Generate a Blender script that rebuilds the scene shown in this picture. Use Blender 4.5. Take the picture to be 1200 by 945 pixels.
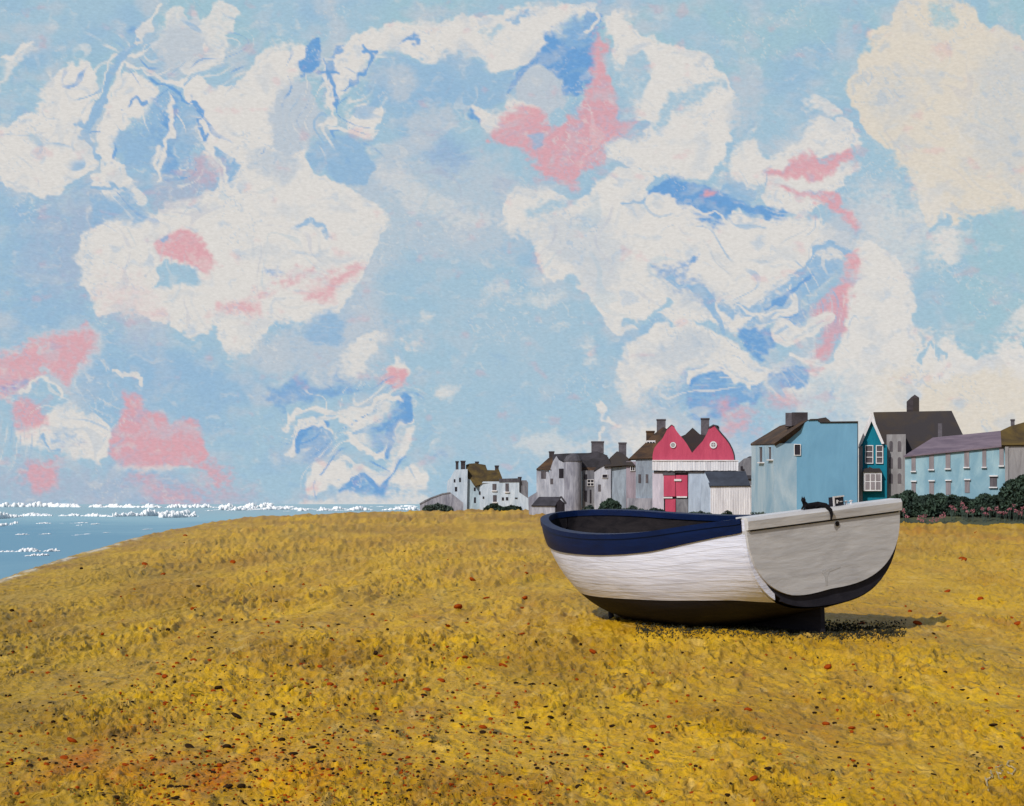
import bpy, bmesh, math, random
import numpy as np
from mathutils import Vector, Matrix
random.seed(7)
RNG = np.random.default_rng(11)
for o in list(bpy.data.objects):
    bpy.data.objects.remove(o)
scn = bpy.context.scene
COL = scn.collection

# ------------------------------------------------------------------ camera
F, H, CX, HY = 2000.0, 1.9, 600.0, 589.0      # focal length in reference pixels, eye height, centre column, horizon row
cam_d = bpy.data.cameras.new('camera'); cam = bpy.data.objects.new('camera', cam_d); COL.objects.link(cam)
cam.location = (0, 0, H); cam.rotation_euler = (math.radians(90), 0, 0)
cam_d.sensor_width = 36; cam_d.lens = 36*F/1200; cam_d.shift_y = (HY-472.5)/1200
cam_d.clip_start = .1; cam_d.clip_end = 9000
scn.camera = cam
# ------------------------------------------------------------------ sun and sky light
SUN = Vector((-.43, -.66, .616)).normalized()
el = math.asin(SUN.z); az = math.atan2(SUN.x, SUN.y)
w = bpy.data.worlds.new('World'); scn.world = w; w.use_nodes = True
nt = w.node_tree; bg = nt.nodes['Background']; st = nt.nodes.new('ShaderNodeTexSky')
st.sky_type = 'NISHITA'; st.sun_disc = False; st.sun_elevation = el; st.sun_rotation = az
nt.links.new(st.outputs[0], bg.inputs[0]); bg.inputs[1].default_value = .10
sl = bpy.data.lights.new('sun', 'SUN'); sl.energy = 3.9; sl.angle = math.radians(.6); sl.color = (1, .965, .91)
so = bpy.data.objects.new('sun', sl); COL.objects.link(so)
so.rotation_euler = (-SUN).to_track_quat('-Z', 'Y').to_euler()
scn.view_settings.view_transform = 'Standard'; scn.view_settings.look = 'None'
scn.view_settings.exposure = 0; scn.view_settings.gamma = 1
scn.render.resolution_x = 1024; scn.render.resolution_y = 806

# ------------------------------------------------------------------ helpers
def lin(c):
    c = np.asarray(c, float)/255
    return np.where(c <= .04045, c/12.92, ((c+.055)/1.055)**2.4)
def alb(r, g, b, k=1.0):
    return tuple(min(.85, v/k) for v in lin((r, g, b)))
def perlin(x, y, seed=0):
    x = np.asarray(x, float); y = np.asarray(y, float)
    xi = np.floor(x).astype(np.int64); yi = np.floor(y).astype(np.int64); xf = x-xi; yf = y-yi
    def g(ix, iy):
        h = (ix*374761393 + iy*668265263 + seed*1442695041) & 0x7fffffff
        h = ((h ^ (h >> 13))*1274126177) & 0x7fffffff; h = h ^ (h >> 16)
        a = (h % 4096)/4096*2*np.pi
        return np.cos(a), np.sin(a)
    u = xf*xf*xf*(xf*(xf*6-15)+10); v = yf*yf*yf*(yf*(yf*6-15)+10)
    def d(ix, iy, fx, fy):
        a, b = g(ix, iy); return a*fx+b*fy
    n0 = d(xi, yi, xf, yf)*(1-u)+d(xi+1, yi, xf-1, yf)*u
    n1 = d(xi, yi+1, xf, yf-1)*(1-u)+d(xi+1, yi+1, xf-1, yf-1)*u
    return (n0*(1-v)+n1*v)*1.5
def fbm(x, y, seed=0, o=4):
    t = 0; a = 1; s = 0
    for k in range(o):
        t = t+a*perlin(x*2**k+k*7.3, y*2**k-k*3.1, seed+k); s += a; a *= .5
    return t/s*1.4
def sstep(a, b, x):
    t = np.clip((x-a)/(b-a), 0, 1); return t*t*(3-2*t)

class MB:
    def __init__(s): s.v = []; s.f = []
    def add(s, vs, fs):
        n = len(s.v); s.v += [Vector(v) for v in vs]; s.f += [tuple(i+n for i in f) for f in fs]
    def prism(s, a, b):
        n = len(a); s.add(list(a)+list(b), [tuple(range(n)), tuple(range(2*n-1, n-1, -1))]+[(i, n+i, n+(i+1) % n, (i+1) % n) for i in range(n)])
    def grid(s, rows, closed=False):
        m = len(rows[0]); vs = [p for r in rows for p in r]; fs = []
        for i in range(len(rows)-1):
            for j in range(m if closed else m-1):
                k = (j+1) % m; fs.append((i*m+j, i*m+k, (i+1)*m+k, (i+1)*m+j))
        s.add(vs, fs)
    def tube(s, pts, rad, n=8, cap=True):
        pts = [Vector(p) for p in pts]; rows = []
        if not hasattr(rad, '__len__'): rad = [rad]*len(pts)
        for i, p in enumerate(pts):
            t = (pts[min(i+1, len(pts)-1)]-pts[max(i-1, 0)]).normalized()
            a = t.orthogonal().normalized() if i == 0 else (a-t*a.dot(t)).normalized()
            b = t.cross(a)
            rows.append([p+(a*math.cos(q)+b*math.sin(q))*rad[i] for q in [2*math.pi*k/n for k in range(n)]])
        s.grid(rows, True)
        if cap:
            m = len(s.v); s.f.append(tuple(range(m-n, m))); s.f.append(tuple(range(m-n*len(pts)+n-1, m-n*len(pts)-1, -1)))
    def box(s, c, sz, M=None):
        c = Vector(c); x, y, z = [q/2 for q in sz]
        p = [Vector((i*x, j*y, k*z)) for k in (-1, 1) for i, j in ((-1, -1), (1, -1), (1, 1), (-1, 1))]
        if M: p = [M @ q for q in p]
        p = [q+c for q in p]; s.prism(p[:4], p[4:])
    def ball(s, c, r, n=10, m=7):
        c = Vector(c); r = (r, r, r) if not hasattr(r, '__len__') else r
        rows = [[c+Vector((math.cos(2*math.pi*k/n)*math.sin(t)*r[0], math.sin(2*math.pi*k/n)*math.sin(t)*r[1], math.cos(t)*r[2])) for k in range(n)] for t in [math.pi*(i+.02)/(m+.04) for i in range(m+1)]]
        s.grid(rows, True); q = len(s.v); s.f.append(tuple(range(q-n, q))); s.f.append(tuple(range(q-n*(m+1)+n-1, q-n*(m+1)-1, -1)))
    def hull(s, pts):
        bm = bmesh.new()
        for p in pts: bm.verts.new(p)
        r = bmesh.ops.convex_hull(bm, input=bm.verts)
        bm.verts.index_update(); bm.verts.ensure_lookup_table()
        used = sorted({v.index for f in bm.faces for v in f.verts}); mp = {k: i for i, k in enumerate(used)}
        s.add([bm.verts[k].co.copy() for k in used], [tuple(mp[v.index] for v in f.verts) for f in bm.faces]); bm.free()
    def build(s, name, mat, parent=None, label=None, smooth=False, recalc=True, local=False):
        off = Vector((0, 0, 0))
        if parent is not None and not local:
            off = parent['_loc'] if '_loc' in parent else Vector((0, 0, 0)); off = Vector(off)
        me = bpy.data.meshes.new(name); me.from_pydata([v-off for v in s.v], [], s.f)
        if recalc:
            bm = bmesh.new(); bm.from_mesh(me); bmesh.ops.recalc_face_normals(bm, faces=bm.faces); bm.to_mesh(me); bm.free()
        for m in (mat if isinstance(mat, (list, tuple)) else [mat]): me.materials.append(m)
        if smooth: me.polygons.foreach_set('use_smooth', [True]*len(me.polygons))
        o = bpy.data.objects.new(name, me); COL.objects.link(o)
        if parent is not None:
            o.parent = parent; o['_loc'] = tuple(off)
        if label: o['label'] = label
        return o
THINGS = []
def thing(name, label, cat, loc, group=None):
    o = bpy.data.objects.new(name, None); COL.objects.link(o); o.location = loc
    o['_loc'] = tuple(loc); o['label'] = label; o['category'] = cat; THINGS.append(o)
    if group: o['group'] = group
    return o
def tag(o, label, cat, group=None, kind=None):
    o['label'] = label; o['category'] = cat
    if group: o['group'] = group
    if kind: o['kind'] = kind
    return o
def structure(o, kind='structure'): o['kind'] = kind; return o

# ------------------------------------------------------------------ materials
def newmat(name):
    m = bpy.data.materials.new(name); m.use_nodes = True; n = m.node_tree
    return m, n, n.nodes['Principled BSDF'], n.nodes, n.links
def paint(name, col, col2=None, scale=(1, 1, 1), amt=.5, rough=.7, bump=.3, bd=.02, fine=6., spec=.3, rot=(0, 0, 0), lo=.35, hi=.7):
    """two tones of one paint, mixed in brush streaks, with the relief of the strokes"""
    m, n, p, N, L = newmat(name)
    if col2 is None: col2 = tuple(c*.72 for c in col)
    tc = N.new('ShaderNodeTexCoord'); mp = N.new('ShaderNodeMapping'); mp.inputs['Scale'].default_value = scale; mp.inputs['Rotation'].default_value = rot
    L.new(tc.outputs['Object'], mp.inputs[0])
    a = N.new('ShaderNodeTexNoise'); a.inputs['Scale'].default_value = 1; a.inputs['Detail'].default_value = 6; a.inputs['Roughness'].default_value = .62; a.inputs['Distortion'].default_value = .6
    L.new(mp.outputs[0], a.inputs['Vector'])
    r = N.new('ShaderNodeMapRange'); r.inputs[1].default_value = lo; r.inputs[2].default_value = hi; r.inputs[3].default_value = 0; r.inputs[4].default_value = amt*2
    L.new(a.outputs[0], r.inputs[0])
    mx = N.new('ShaderNodeMix'); mx.data_type = 'RGBA'; mx.inputs[6].default_value = (*col, 1); mx.inputs[7].default_value = (*col2, 1)
    L.new(r.outputs[0], mx.inputs[0]); L.new(mx.outputs[2], p.inputs['Base Color'])
    p.inputs['Roughness'].default_value = rough; p.inputs['Specular IOR Level'].default_value = spec
    b = N.new('ShaderNodeTexNoise'); b.inputs['Scale'].default_value = fine; b.inputs['Detail'].default_value = 5; L.new(mp.outputs[0], b.inputs['Vector'])
    ad = N.new('ShaderNodeMath'); L.new(a.outputs[0], ad.inputs[0]); L.new(b.outputs[0], ad.inputs[1])
    bp = N.new('ShaderNodeBump'); bp.inputs['Strength'].default_value = bump; bp.inputs['Distance'].default_value = bd
    L.new(ad.outputs[0], bp.inputs['Height']); L.new(bp.outputs[0], p.inputs['Normal'])
    return m
V = (1.6, 1.6, .35)      # vertical brush strokes on a far wall (object units are metres)
def wallmat(name, c, c2=None, amt=.5, **k):
    return paint(name, alb(*c, k=1.12), alb(*c2, k=1.12) if c2 else None, scale=k.pop('scale', V), amt=amt, rough=.85, bump=.35, bd=.08, fine=4, spec=.15, **k)
M = {}
M['white'] = wallmat('white_wash', (192, 202, 214), (156, 170, 184), .5)
M['pale'] = wallmat('pale_blue_wash', (176, 194, 205), (142, 160, 172), .5)
M['greyw'] = wallmat('grey_render', (160, 160, 170), (116, 116, 128), .6)
M['greyl'] = wallmat('light_grey_render', (182, 184, 194), (138, 140, 152), .6)
M['greyb'] = wallmat('blue_grey_render', (150, 162, 176), (116, 124, 136), .6)
M['mauve'] = wallmat('mauve_render', (158, 146, 158), (124, 116, 126), .5)
M['stone'] = wallmat('grey_stone', (130, 130, 136), (92, 92, 100), .6)
M['clap'] = wallmat('white_clapboard', (222, 221, 226), (176, 174, 182), .45, scale=(4, 4, .3))
M['lav'] = wallmat('lavender_white_boards', (196, 188, 200), (160, 156, 170), .5)
M['bluew'] = wallmat('pale_blue_boards', (172, 186, 204), (140, 152, 170), .5)
M['pink'] = wallmat('rose_pink_paint', (184, 76, 100), (162, 60, 86), .4)
M['blue'] = wallmat('sea_blue_render', (104, 150, 178), (92, 136, 164), .5, scale=(.5, .5, .2))
M['bluel'] = wallmat('faded_blue_render', (166, 184, 196), (126, 158, 180), .6, scale=(.5, .5, .2))
M['teal'] = wallmat('teal_paint', (20, 116, 138), (14, 98, 120), .5)
M['sky_wall'] = wallmat('powder_blue_render', (146, 174, 184), (118, 152, 168), .8, scale=(.7, .7, .3))
M['beige'] = wallmat('beige_grey_render', (146, 144, 146), (114, 110, 112), .5)
M['trim'] = wallmat('white_trim', (216, 214, 216), (180, 178, 182), .4)
M['lead'] = wallmat('grey_lead', (88, 86, 92), (60, 58, 64), .5)
M['pane'] = wallmat('dark_window_pane', (100, 94, 98), (70, 66, 72), .6)
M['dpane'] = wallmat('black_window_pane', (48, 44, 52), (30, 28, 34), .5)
M['lpane'] = wallmat('grey_curtained_pane', (140, 132, 136), (112, 106, 110), .5)
M['brown'] = paint('brown_tile', alb(84, 62, 42), alb(48, 38, 34), scale=(.5, .5, .8), amt=.7, rough=.9, bump=.4, bd=.08)
M['moss'] = paint('mossy_tile', alb(88, 72, 34), alb(54, 44, 30), scale=(.4, .4, .6), amt=.7, rough=.9, bump=.4, bd=.08)
M['slate'] = paint('dark_slate', alb(62, 60, 68), alb(42, 41, 46), scale=(.5, .5, .8), amt=.7, rough=.85, bump=.4, bd=.08)
M['black'] = paint('black_slate', alb(48, 44, 46), alb(62, 52, 40), scale=(.25, .25, .3), amt=.6, rough=.9, bump=.4, bd=.08, lo=.45)
M['bslate'] = paint('blue_black_slate', alb(56, 62, 74), alb(42, 46, 56), scale=(.5, .5, .8), amt=.6, rough=.85, bump=.3, bd=.06)
M['purple'] = paint('purple_grey_tile', alb(118, 104, 114), alb(92, 80, 92), scale=(.3, .3, 2.5), amt=.7, rough=.85, bump=.4, bd=.08)
M['brick'] = paint('sooty_brick', alb(64, 58, 62), alb(44, 38, 40), scale=(1, 1, 1.5), amt=.6, rough=.9, bump=.4, bd=.06)
M['brickl'] = paint('grey_brick', alb(92, 88, 94), alb(68, 64, 70), scale=(1, 1, 1.5), amt=.6, rough=.9, bump=.4, bd=.06)
def leafmat(name, c1, c2, scale=1.2):
    m, n, p, N, L = newmat(name)
    tc = N.new('ShaderNodeTexCoord'); a = N.new('ShaderNodeTexNoise'); a.inputs['Scale'].default_value = scale; a.inputs['Detail'].default_value = 4
    L.new(tc.outputs['Object'], a.inputs['Vector']); r = N.new('ShaderNodeValToRGB')
    r.color_ramp.elements[0].position = .35; r.color_ramp.elements[0].color = (*c1, 1); r.color_ramp.elements[1].position = .68; r.color_ramp.elements[1].color = (*c2, 1)
    L.new(a.outputs[0], r.inputs[0]); L.new(r.outputs[0], p.inputs['Base Color']); p.inputs['Roughness'].default_value = .8
    p.inputs['Specular IOR Level'].default_value = .15
    return m
M['leaf'] = leafmat('dark_leaf', alb(34, 46, 42), alb(62, 80, 66))
M['leaf2'] = leafmat('grey_leaf', alb(50, 62, 60), alb(84, 98, 88))
M['stem'] = paint('woody_stem', alb(60, 50, 42), amt=.5)
M['flower'] = leafmat('pink_blossom', alb(140, 78, 92), alb(188, 124, 134), 3)
M['shadow_tuft'] = leafmat('black_shadow_tuft', alb(24, 26, 26), alb(58, 56, 36), 5)

# ------------------------------------------------------------------ ground shape
EY = [-300, 0, 20, 40, 62, 115, 160, 200, 235, 290, 340, 420, 600, 900]
EX = [-12, -9, -10, -12.1, -15.7, -23, -28, -30.5, -24.5, -15, 0, 60, 260, 700]
SEA = -2.2
def edge(y): return np.interp(y, EY, EX)
def base_z(x, y):
    z = .5*sstep(150, 270, y)
    d = np.maximum(edge(y)+.012*np.abs(y)*0 - x, 0)
    k = np.clip(.01*np.abs(y), .2, 2)
    return np.maximum(z-.7*(np.sqrt(d*d+k*k)-k), -4)
RIDGES = [([(430, 712), (520, 690), (600, 682), (660, 676)], 1.), ([(1046, 650), (1100, 652), (1135, 660), (1195, 672)], 1.3), ([(14, 812), (50, 792), (82, 786)], 1.2), ([(590, 868), (660, 855), (740, 842)], .7), ([(400, 735), (470, 722), (520, 716)], .8), ([(310, 640), (370, 634), (410, 640)], .8), ([(830, 815), (900, 800), (990, 812)], .8), ([(1040, 880), (1100, 862), (1170, 850)], .8)]
def ppg(px, py, z=0.):
    d = (H-z)*F/(py-HY); return (px-CX)/F*d, d
def relief(x, y):
    x = np.asarray(x, float); y = np.asarray(y, float)
    yy = np.clip(y, 6, 300); tot = np.zeros_like(x); ws = np.zeros_like(x)
    for k in range(8):
        dk = 9*1.65**k; wt = np.exp(-(np.log(yy/dk)/.42)**2); m = wt > .004; far = 1-.3*float(sstep(25, 90, dk))
        if not m.any(): continue
        Y = y[m]; X = x[m]-Y*.10; lx = .0135*dk; ly = lx*min(max(dk/7., 1.9), 8)
        wx = perlin(X/(lx*2.5), Y/(ly*2.5), 40+k)*.9; wy = perlin(X/(lx*2.5)+9, Y/(ly*2.5), 50+k)*.9
        a = perlin(X/lx+wx, Y/ly+wy, 1+k); b = perlin(X/(lx*.45)+wy, Y/(ly*.45)+wx, 20+k); c = perlin(X/(lx*5), Y/(ly*5), 30+k)
        pt = sstep(-.5, .5, perlin(X/(lx*7)+3, Y/(ly*7), 60+k))          # crumpled here, smoother there
        ra = (1-np.minimum(1, np.abs(a)*3.4))**1.1; rb = (1-np.minimum(1, np.abs(b)*3.0))**1.2
        h = far*dk*((.0036*ra+.0024*rb+.0008*perlin(X/(lx*.28)+wx*2, Y/(ly*.3), 70+k))*(.3+.95*pt)+.003*c)
        tot[m] += wt[m]*h; ws[m] += wt[m]
    tot /= np.maximum(ws, 1e-6)
    for pts, s in RIDGES:
        g = [ppg(*p) for p in pts]
        for (x0, y0), (x1, y1) in zip(g[:-1], g[1:]):
            dd = (y0+y1)/2
            t = np.clip((x-x0)/(x1-x0+1e-6), 0, 1); on = (x >= x0) & (x < x1)
            yc = y0+(y1-y0)*t+perlin(x/(.012*dd), x*0, 77)*.04*dd+perlin(x/(.004*dd), x*0, 78)*.015*dd
            q = (y-yc)/(.011*dd); tx = (x-g[0][0])/(g[-1][0]-g[0][0]); tot += np.where(on, s*.0026*dd*np.exp(-q*q)*np.clip(4*tx*(1-tx), 0, 1)**.5, 0)
    return tot*sstep(-3, 5, y)*(.35+.65*sstep(-.02, .05, (x-edge(y))/np.maximum(np.abs(y), 5)-.02))
def gz(x, y):
    x = np.atleast_1d(np.asarray(x, float)); y = np.atleast_1d(np.asarray(y, float))
    return base_z(x, y)+relief(x, y)
def sand_colour(x, y):
    yy = np.clip(y, 6, 400); c = np.zeros((len(x), 3)); ws = np.zeros(len(x))
    B = lin((178, 137, 38)); Yl = lin((206, 162, 12)); Br = lin((158, 120, 66)); Ol = lin((142, 118, 42)); Dk = lin((128, 86, 12)); Or = lin((168, 86, 8)); Pl = lin((214, 184, 112))
    for k in range(8):
        dk = 9*1.65**k; wt = np.exp(-(np.log(yy/dk)/.42)**2); lx = .03*dk; ly = lx*4.5
        def n(s, a, o=4): return fbm(x/(lx*s)+a, y/(ly*s)-a, 100+int(a*3)+k, o)
        q = np.tile(B, (len(x), 1))
        def mix(col, m):
            nonlocal q; q = q*(1-m[:, None])+col*m[:, None]
        mix(Dk, sstep(-.1, .7, n(1.7, 1))*.7); mix(Yl, sstep(-.05, .45, n(1.3, 4))*.9); mix(Br, sstep(.12, .6, n(.9, 7))*.5)
        mix(Ol, sstep(.0, .7, n(2.3, 10))*.6); mix(Pl, sstep(.3, .62, n(.35, 13))*.5); mix(Yl, sstep(.25, .6, n(.3, 15))*.8); mix(Dk, sstep(.2, .6, n(.25, 18))*.4); mix(Or, sstep(.5, .8, n(.5, 20))*.45)
        c += q*wt[:, None]; ws += wt
    c /= ws[:, None]
    # duller, olive sand toward the sea; orange-stained patches; a brown, shell-flecked crest
    e = x-edge(y); q = x/np.maximum(y, 5)
    big = sstep(-.3, .5, fbm(q*9+2, np.log(yy)*3.2, 250, 3)); c = c*(1-.28*big[:, None])+Yl*.28*big[:, None]; big = sstep(.0, .6, fbm(q*8+12, np.log(yy)*2.8, 255, 3)); c = c*(1-.4*big[:, None])+Dk*.4*big[:, None]
    m = (sstep(-.12, -.32, q)*.42)[:, None]; c = c*(1-m)+Ol*.95*m
    for px, py, rx, ry, s in ((262, 905, 62, 34, .85), (95, 890, 46, 30, .75), (160, 902, 44, 22, .6), (360, 915, 40, 20, .5), (590, 930, 60, 20, .3), (1075, 625, 40, 10, .5), (940, 860, 60, 20, .2)):
        gx, gy = ppg(px, py); ex = (x-gx)/(rx/F*gy); ey = (y-gy)/(ry/3800*gy*gy)
        m = (np.exp(-(ex**2+ey**2))*s*(.6+.8*fbm(x/(.02*gy), y/(.1*gy), 200, 3)))[:, None]; m = np.clip(m, 0, 1); c = c*(1-m)+Or*m
    rim = np.exp(-((e-.004*y)/(.012*yy))**2)*sstep(-.3, .4, fbm(x/.5, y/3, 210, 3))
    c = c*(1-.6*rim[:, None])+lin((132, 96, 66))*.6*rim[:, None]
    sh = np.exp(-((e)/(.003*yy))**2)*sstep(-.25, .2, fbm(x/.8, y/4, 214, 3))*(y < 90)
    c = c*(1-.85*sh[:, None])+lin((205, 200, 185))*.85*sh[:, None]
    far = sstep(110, 210, y)*sstep(-.2, .3, fbm(x/4, y/14, 220, 4))*.55
    c = c*(1-far[:, None])+lin((146, 108, 58))*far[:, None]
    return c

def grid_object(name, X, Y, Z, mat, colour=None):
    ny, nx = X.shape
    me = bpy.data.meshes.new(name); co = np.stack([X, Y, Z], -1).reshape(-1, 3).astype(np.float32)
    i = np.arange(ny*nx).reshape(ny, nx); f = np.stack([i[:-1, :-1], i[:-1, 1:], i[1:, 1:], i[1:, :-1]], -1).reshape(-1, 4)
    me.vertices.add(len(co)); me.vertices.foreach_set('co', co.ravel())
    me.loops.add(f.size); me.loops.foreach_set('vertex_index', f.ravel().astype(np.int32))
    me.polygons.add(len(f)); me.polygons.foreach_set('loop_start', (np.arange(len(f))*4).astype(np.int32)); me.polygons.foreach_set('loop_total', np.full(len(f), 4, np.int32))
    me.polygons.foreach_set('use_smooth', np.ones(len(f), bool)); me.update(); me.validate()
    if colour is not None:
        a = me.color_attributes.new('pigment', 'FLOAT_COLOR', 'POINT')
        a.data.foreach_set('color', np.concatenate([colour, np.ones((len(colour), 1))], 1).astype(np.float32).ravel())
    me.materials.append(mat); o = bpy.data.objects.new(name, me); COL.objects.link(o); return o

# ------------------------------------------------------------------ beach
def sandmat():
    m, n, p, N, L = newmat('golden_shingle')
    at = N.new('ShaderNodeAttribute'); at.attribute_name = 'pigment'
    tc = N.new('ShaderNodeTexCoord'); mp = N.new('ShaderNodeMapping'); mp.inputs['Scale'].default_value = (1, .62, 1); L.new(tc.outputs['Object'], mp.inputs[0])
    a = N.new('ShaderNodeTexNoise'); a.inputs['Scale'].default_value = 14; a.inputs['Detail'].default_value = 8; a.inputs['Roughness'].default_value = .65; L.new(mp.outputs[0], a.inputs['Vector'])
    r = N.new('ShaderNodeMapRange'); r.inputs[1].default_value = .3; r.inputs[2].default_value = .7; r.inputs[3].default_value = .88; r.inputs[4].default_value = 1.12; L.new(a.outputs[0], r.inputs[0])
    mx = N.new('ShaderNodeMix'); mx.data_type = 'RGBA'; mx.blend_type = 'MULTIPLY'; mx.inputs[0].default_value = 1
    L.new(at.outputs['Color'], mx.inputs[6]); L.new(r.outputs[0], mx.inputs[7]); L.new(mx.outputs[2], p.inputs['Base Color'])
    b = N.new('ShaderNodeTexNoise'); b.inputs['Scale'].default_value = 9; b.inputs['Detail'].default_value = 7; b.inputs['Distortion'].default_value = 1.5; L.new(mp.outputs[0], b.inputs['Vector'])
    c = N.new('ShaderNodeTexNoise'); c.noise_type = 'RIDGED_MULTIFRACTAL'; c.inputs['Scale'].default_value = 3.2; c.inputs['Detail'].default_value = 6; c.inputs['Roughness'].default_value = .55; c.inputs['Distortion'].default_value = .8
    mp3 = N.new('ShaderNodeMapping'); mp3.inputs['Scale'].default_value = (1, .42, 1); mp3.inputs['Rotation'].default_value = (0, 0, .35); L.new(tc.outputs['Object'], mp3.inputs[0]); L.new(mp3.outputs[0], c.inputs['Vector'])
    bp0 = N.new('ShaderNodeBump'); bp0.inputs['Strength'].default_value = 1; bp0.inputs['Distance'].default_value = .14; L.new(c.outputs[0], bp0.inputs['Height'])
    bp = N.new('ShaderNodeBump'); bp.inputs['Strength'].default_value = .7; bp.inputs['Distance'].default_value = .08
    L.new(bp0.outputs[0], bp.inputs['Normal']); L.new(b.outputs[0], bp.inputs['Height']); L.new(bp.outputs[0], p.inputs['Normal'])
    p.inputs['Roughness'].default_value = .5; p.inputs['Specular IOR Level'].default_value = .05; p.inputs['Specular Tint'].default_value = (1, .8, .3, 1)
    return m
rows = list(HY+0*np.array([])); pyr = np.arange(1070, 598.2, -1.25); rows = np.concatenate([[-300, -60, -20, -6, 0, 3, 5.5], 3800/(pyr-HY), np.linspace(430, 700, 12)])
cols = np.linspace(-1, 1, 800)
Yg = np.repeat(rows[:, None], len(cols)+16, 1); hw = np.maximum(.325*np.abs(rows), 2.5)+.6
extra = np.array([.3, 1, 3, 8, 20, 60, 160, 400])
Xg = np.concatenate([-hw[:, None]-extra[::-1][None], hw[:, None]*cols[None], hw[:, None]+extra[None]], 1)
Zg = (base_z(Xg.ravel(), Yg.ravel())+relief(Xg.ravel(), Yg.ravel())).reshape(Xg.shape)
beach = structure(grid_object('ground', Xg, Yg, Zg, sandmat(), sand_colour(Xg.ravel(), Yg.ravel())))

# ------------------------------------------------------------------ sea
def seamat():
    m, n, p, N, L = newmat('sea_water')
    tc = N.new('ShaderNodeTexCoord'); mp = N.new('ShaderNodeMapping'); mp.inputs['Scale'].default_value = (.03, .008, 1); L.new(tc.outputs['Object'], mp.inputs[0])
    a = N.new('ShaderNodeTexNoise'); a.inputs['Scale'].default_value = 1; a.inputs['Detail'].default_value = 7; a.inputs['Roughness'].default_value = .65; L.new(mp.outputs[0], a.inputs['Vector'])
    sp = N.new('ShaderNodeSeparateXYZ'); L.new(tc.outputs['Object'], sp.inputs[0])
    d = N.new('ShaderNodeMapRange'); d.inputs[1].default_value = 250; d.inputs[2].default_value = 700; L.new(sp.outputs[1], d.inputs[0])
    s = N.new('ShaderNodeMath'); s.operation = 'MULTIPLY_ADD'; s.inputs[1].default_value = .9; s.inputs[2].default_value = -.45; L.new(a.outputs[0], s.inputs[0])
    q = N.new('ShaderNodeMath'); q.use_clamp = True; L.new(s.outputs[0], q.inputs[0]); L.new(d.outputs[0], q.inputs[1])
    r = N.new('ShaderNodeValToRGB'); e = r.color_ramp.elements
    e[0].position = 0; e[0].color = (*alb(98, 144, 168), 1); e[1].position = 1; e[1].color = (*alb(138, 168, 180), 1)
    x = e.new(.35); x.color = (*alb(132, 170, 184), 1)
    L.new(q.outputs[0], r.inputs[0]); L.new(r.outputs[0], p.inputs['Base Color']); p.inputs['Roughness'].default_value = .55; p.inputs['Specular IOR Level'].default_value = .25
    mp2 = N.new('ShaderNodeMapping'); mp2.inputs['Scale'].default_value = (.25, 1.1, 1); L.new(tc.outputs['Object'], mp2.inputs[0])
    b = N.new('ShaderNodeTexNoise'); b.inputs['Scale'].default_value = 1; b.inputs['Detail'].default_value = 4; L.new(mp2.outputs[0], b.inputs['Vector'])
    bp = N.new('ShaderNodeBump'); bp.inputs['Strength'].default_value = .4; bp.inputs['Distance'].default_value = .3; L.new(b.outputs[0], bp.inputs['Height']); L.new(bp.outputs[0], p.inputs['Normal'])
    return m
sx = np.concatenate([np.linspace(-4200, -200, 12), np.linspace(-190, 200, 60), np.linspace(250, 4200, 12)]); sy = np.concatenate([[-400, -50], np.geomspace(20, 4300, 90)])
SXg, SYg = np.meshgrid(sx, sy); Zs = SEA+.12*perlin(SXg/9, SYg/5, 3)*(SYg < 900)
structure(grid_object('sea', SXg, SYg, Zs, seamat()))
M['foam'] = paint('sea_foam', (.78, .78, .78), (.66, .69, .72), scale=(.05, .05, .3), amt=.3, rough=.8, bump=.1, bd=.2, fine=2)
def foam(pts, hpx, seed, gaps=.0, n=420):
    """one breaking wave: a lumpy curling crest of white water standing on the sea"""
    q = random.Random(seed*31); mb = MB(); x = pts[0][0]
    while x < pts[-1][0]:
        y = float(np.interp(x, [p[0] for p in pts], [p[1] for p in pts])); d = (H-SEA)*F/(y-HY); k = (x-pts[0][0])/(pts[-1][0]-pts[0][0])
        a = .4+1.1*float(fbm(x/15, seed+.3, seed, 3))-gaps; a = min(max(a, 0), 1.3)*min(1, 12*k, 12*(1-k))
        if a > .08:
            for _ in range(2):
                sc = d/F; rx = q.uniform(.9, 3.2)*(.5+.6*a)*sc; rz = hpx*a*q.uniform(.28, .7)*sc
                mb.ball((((x+q.uniform(-1.5, 1.5))-CX)/F*d, d+q.uniform(-2, 2)*sc*3, SEA+rz*q.uniform(.1, .5)), (rx, rx*1.6, rz), 10, 7)
        x += q.uniform(.8, 1.7)
    return mb.build('wave_foam', M['foam'], smooth=True)
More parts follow.
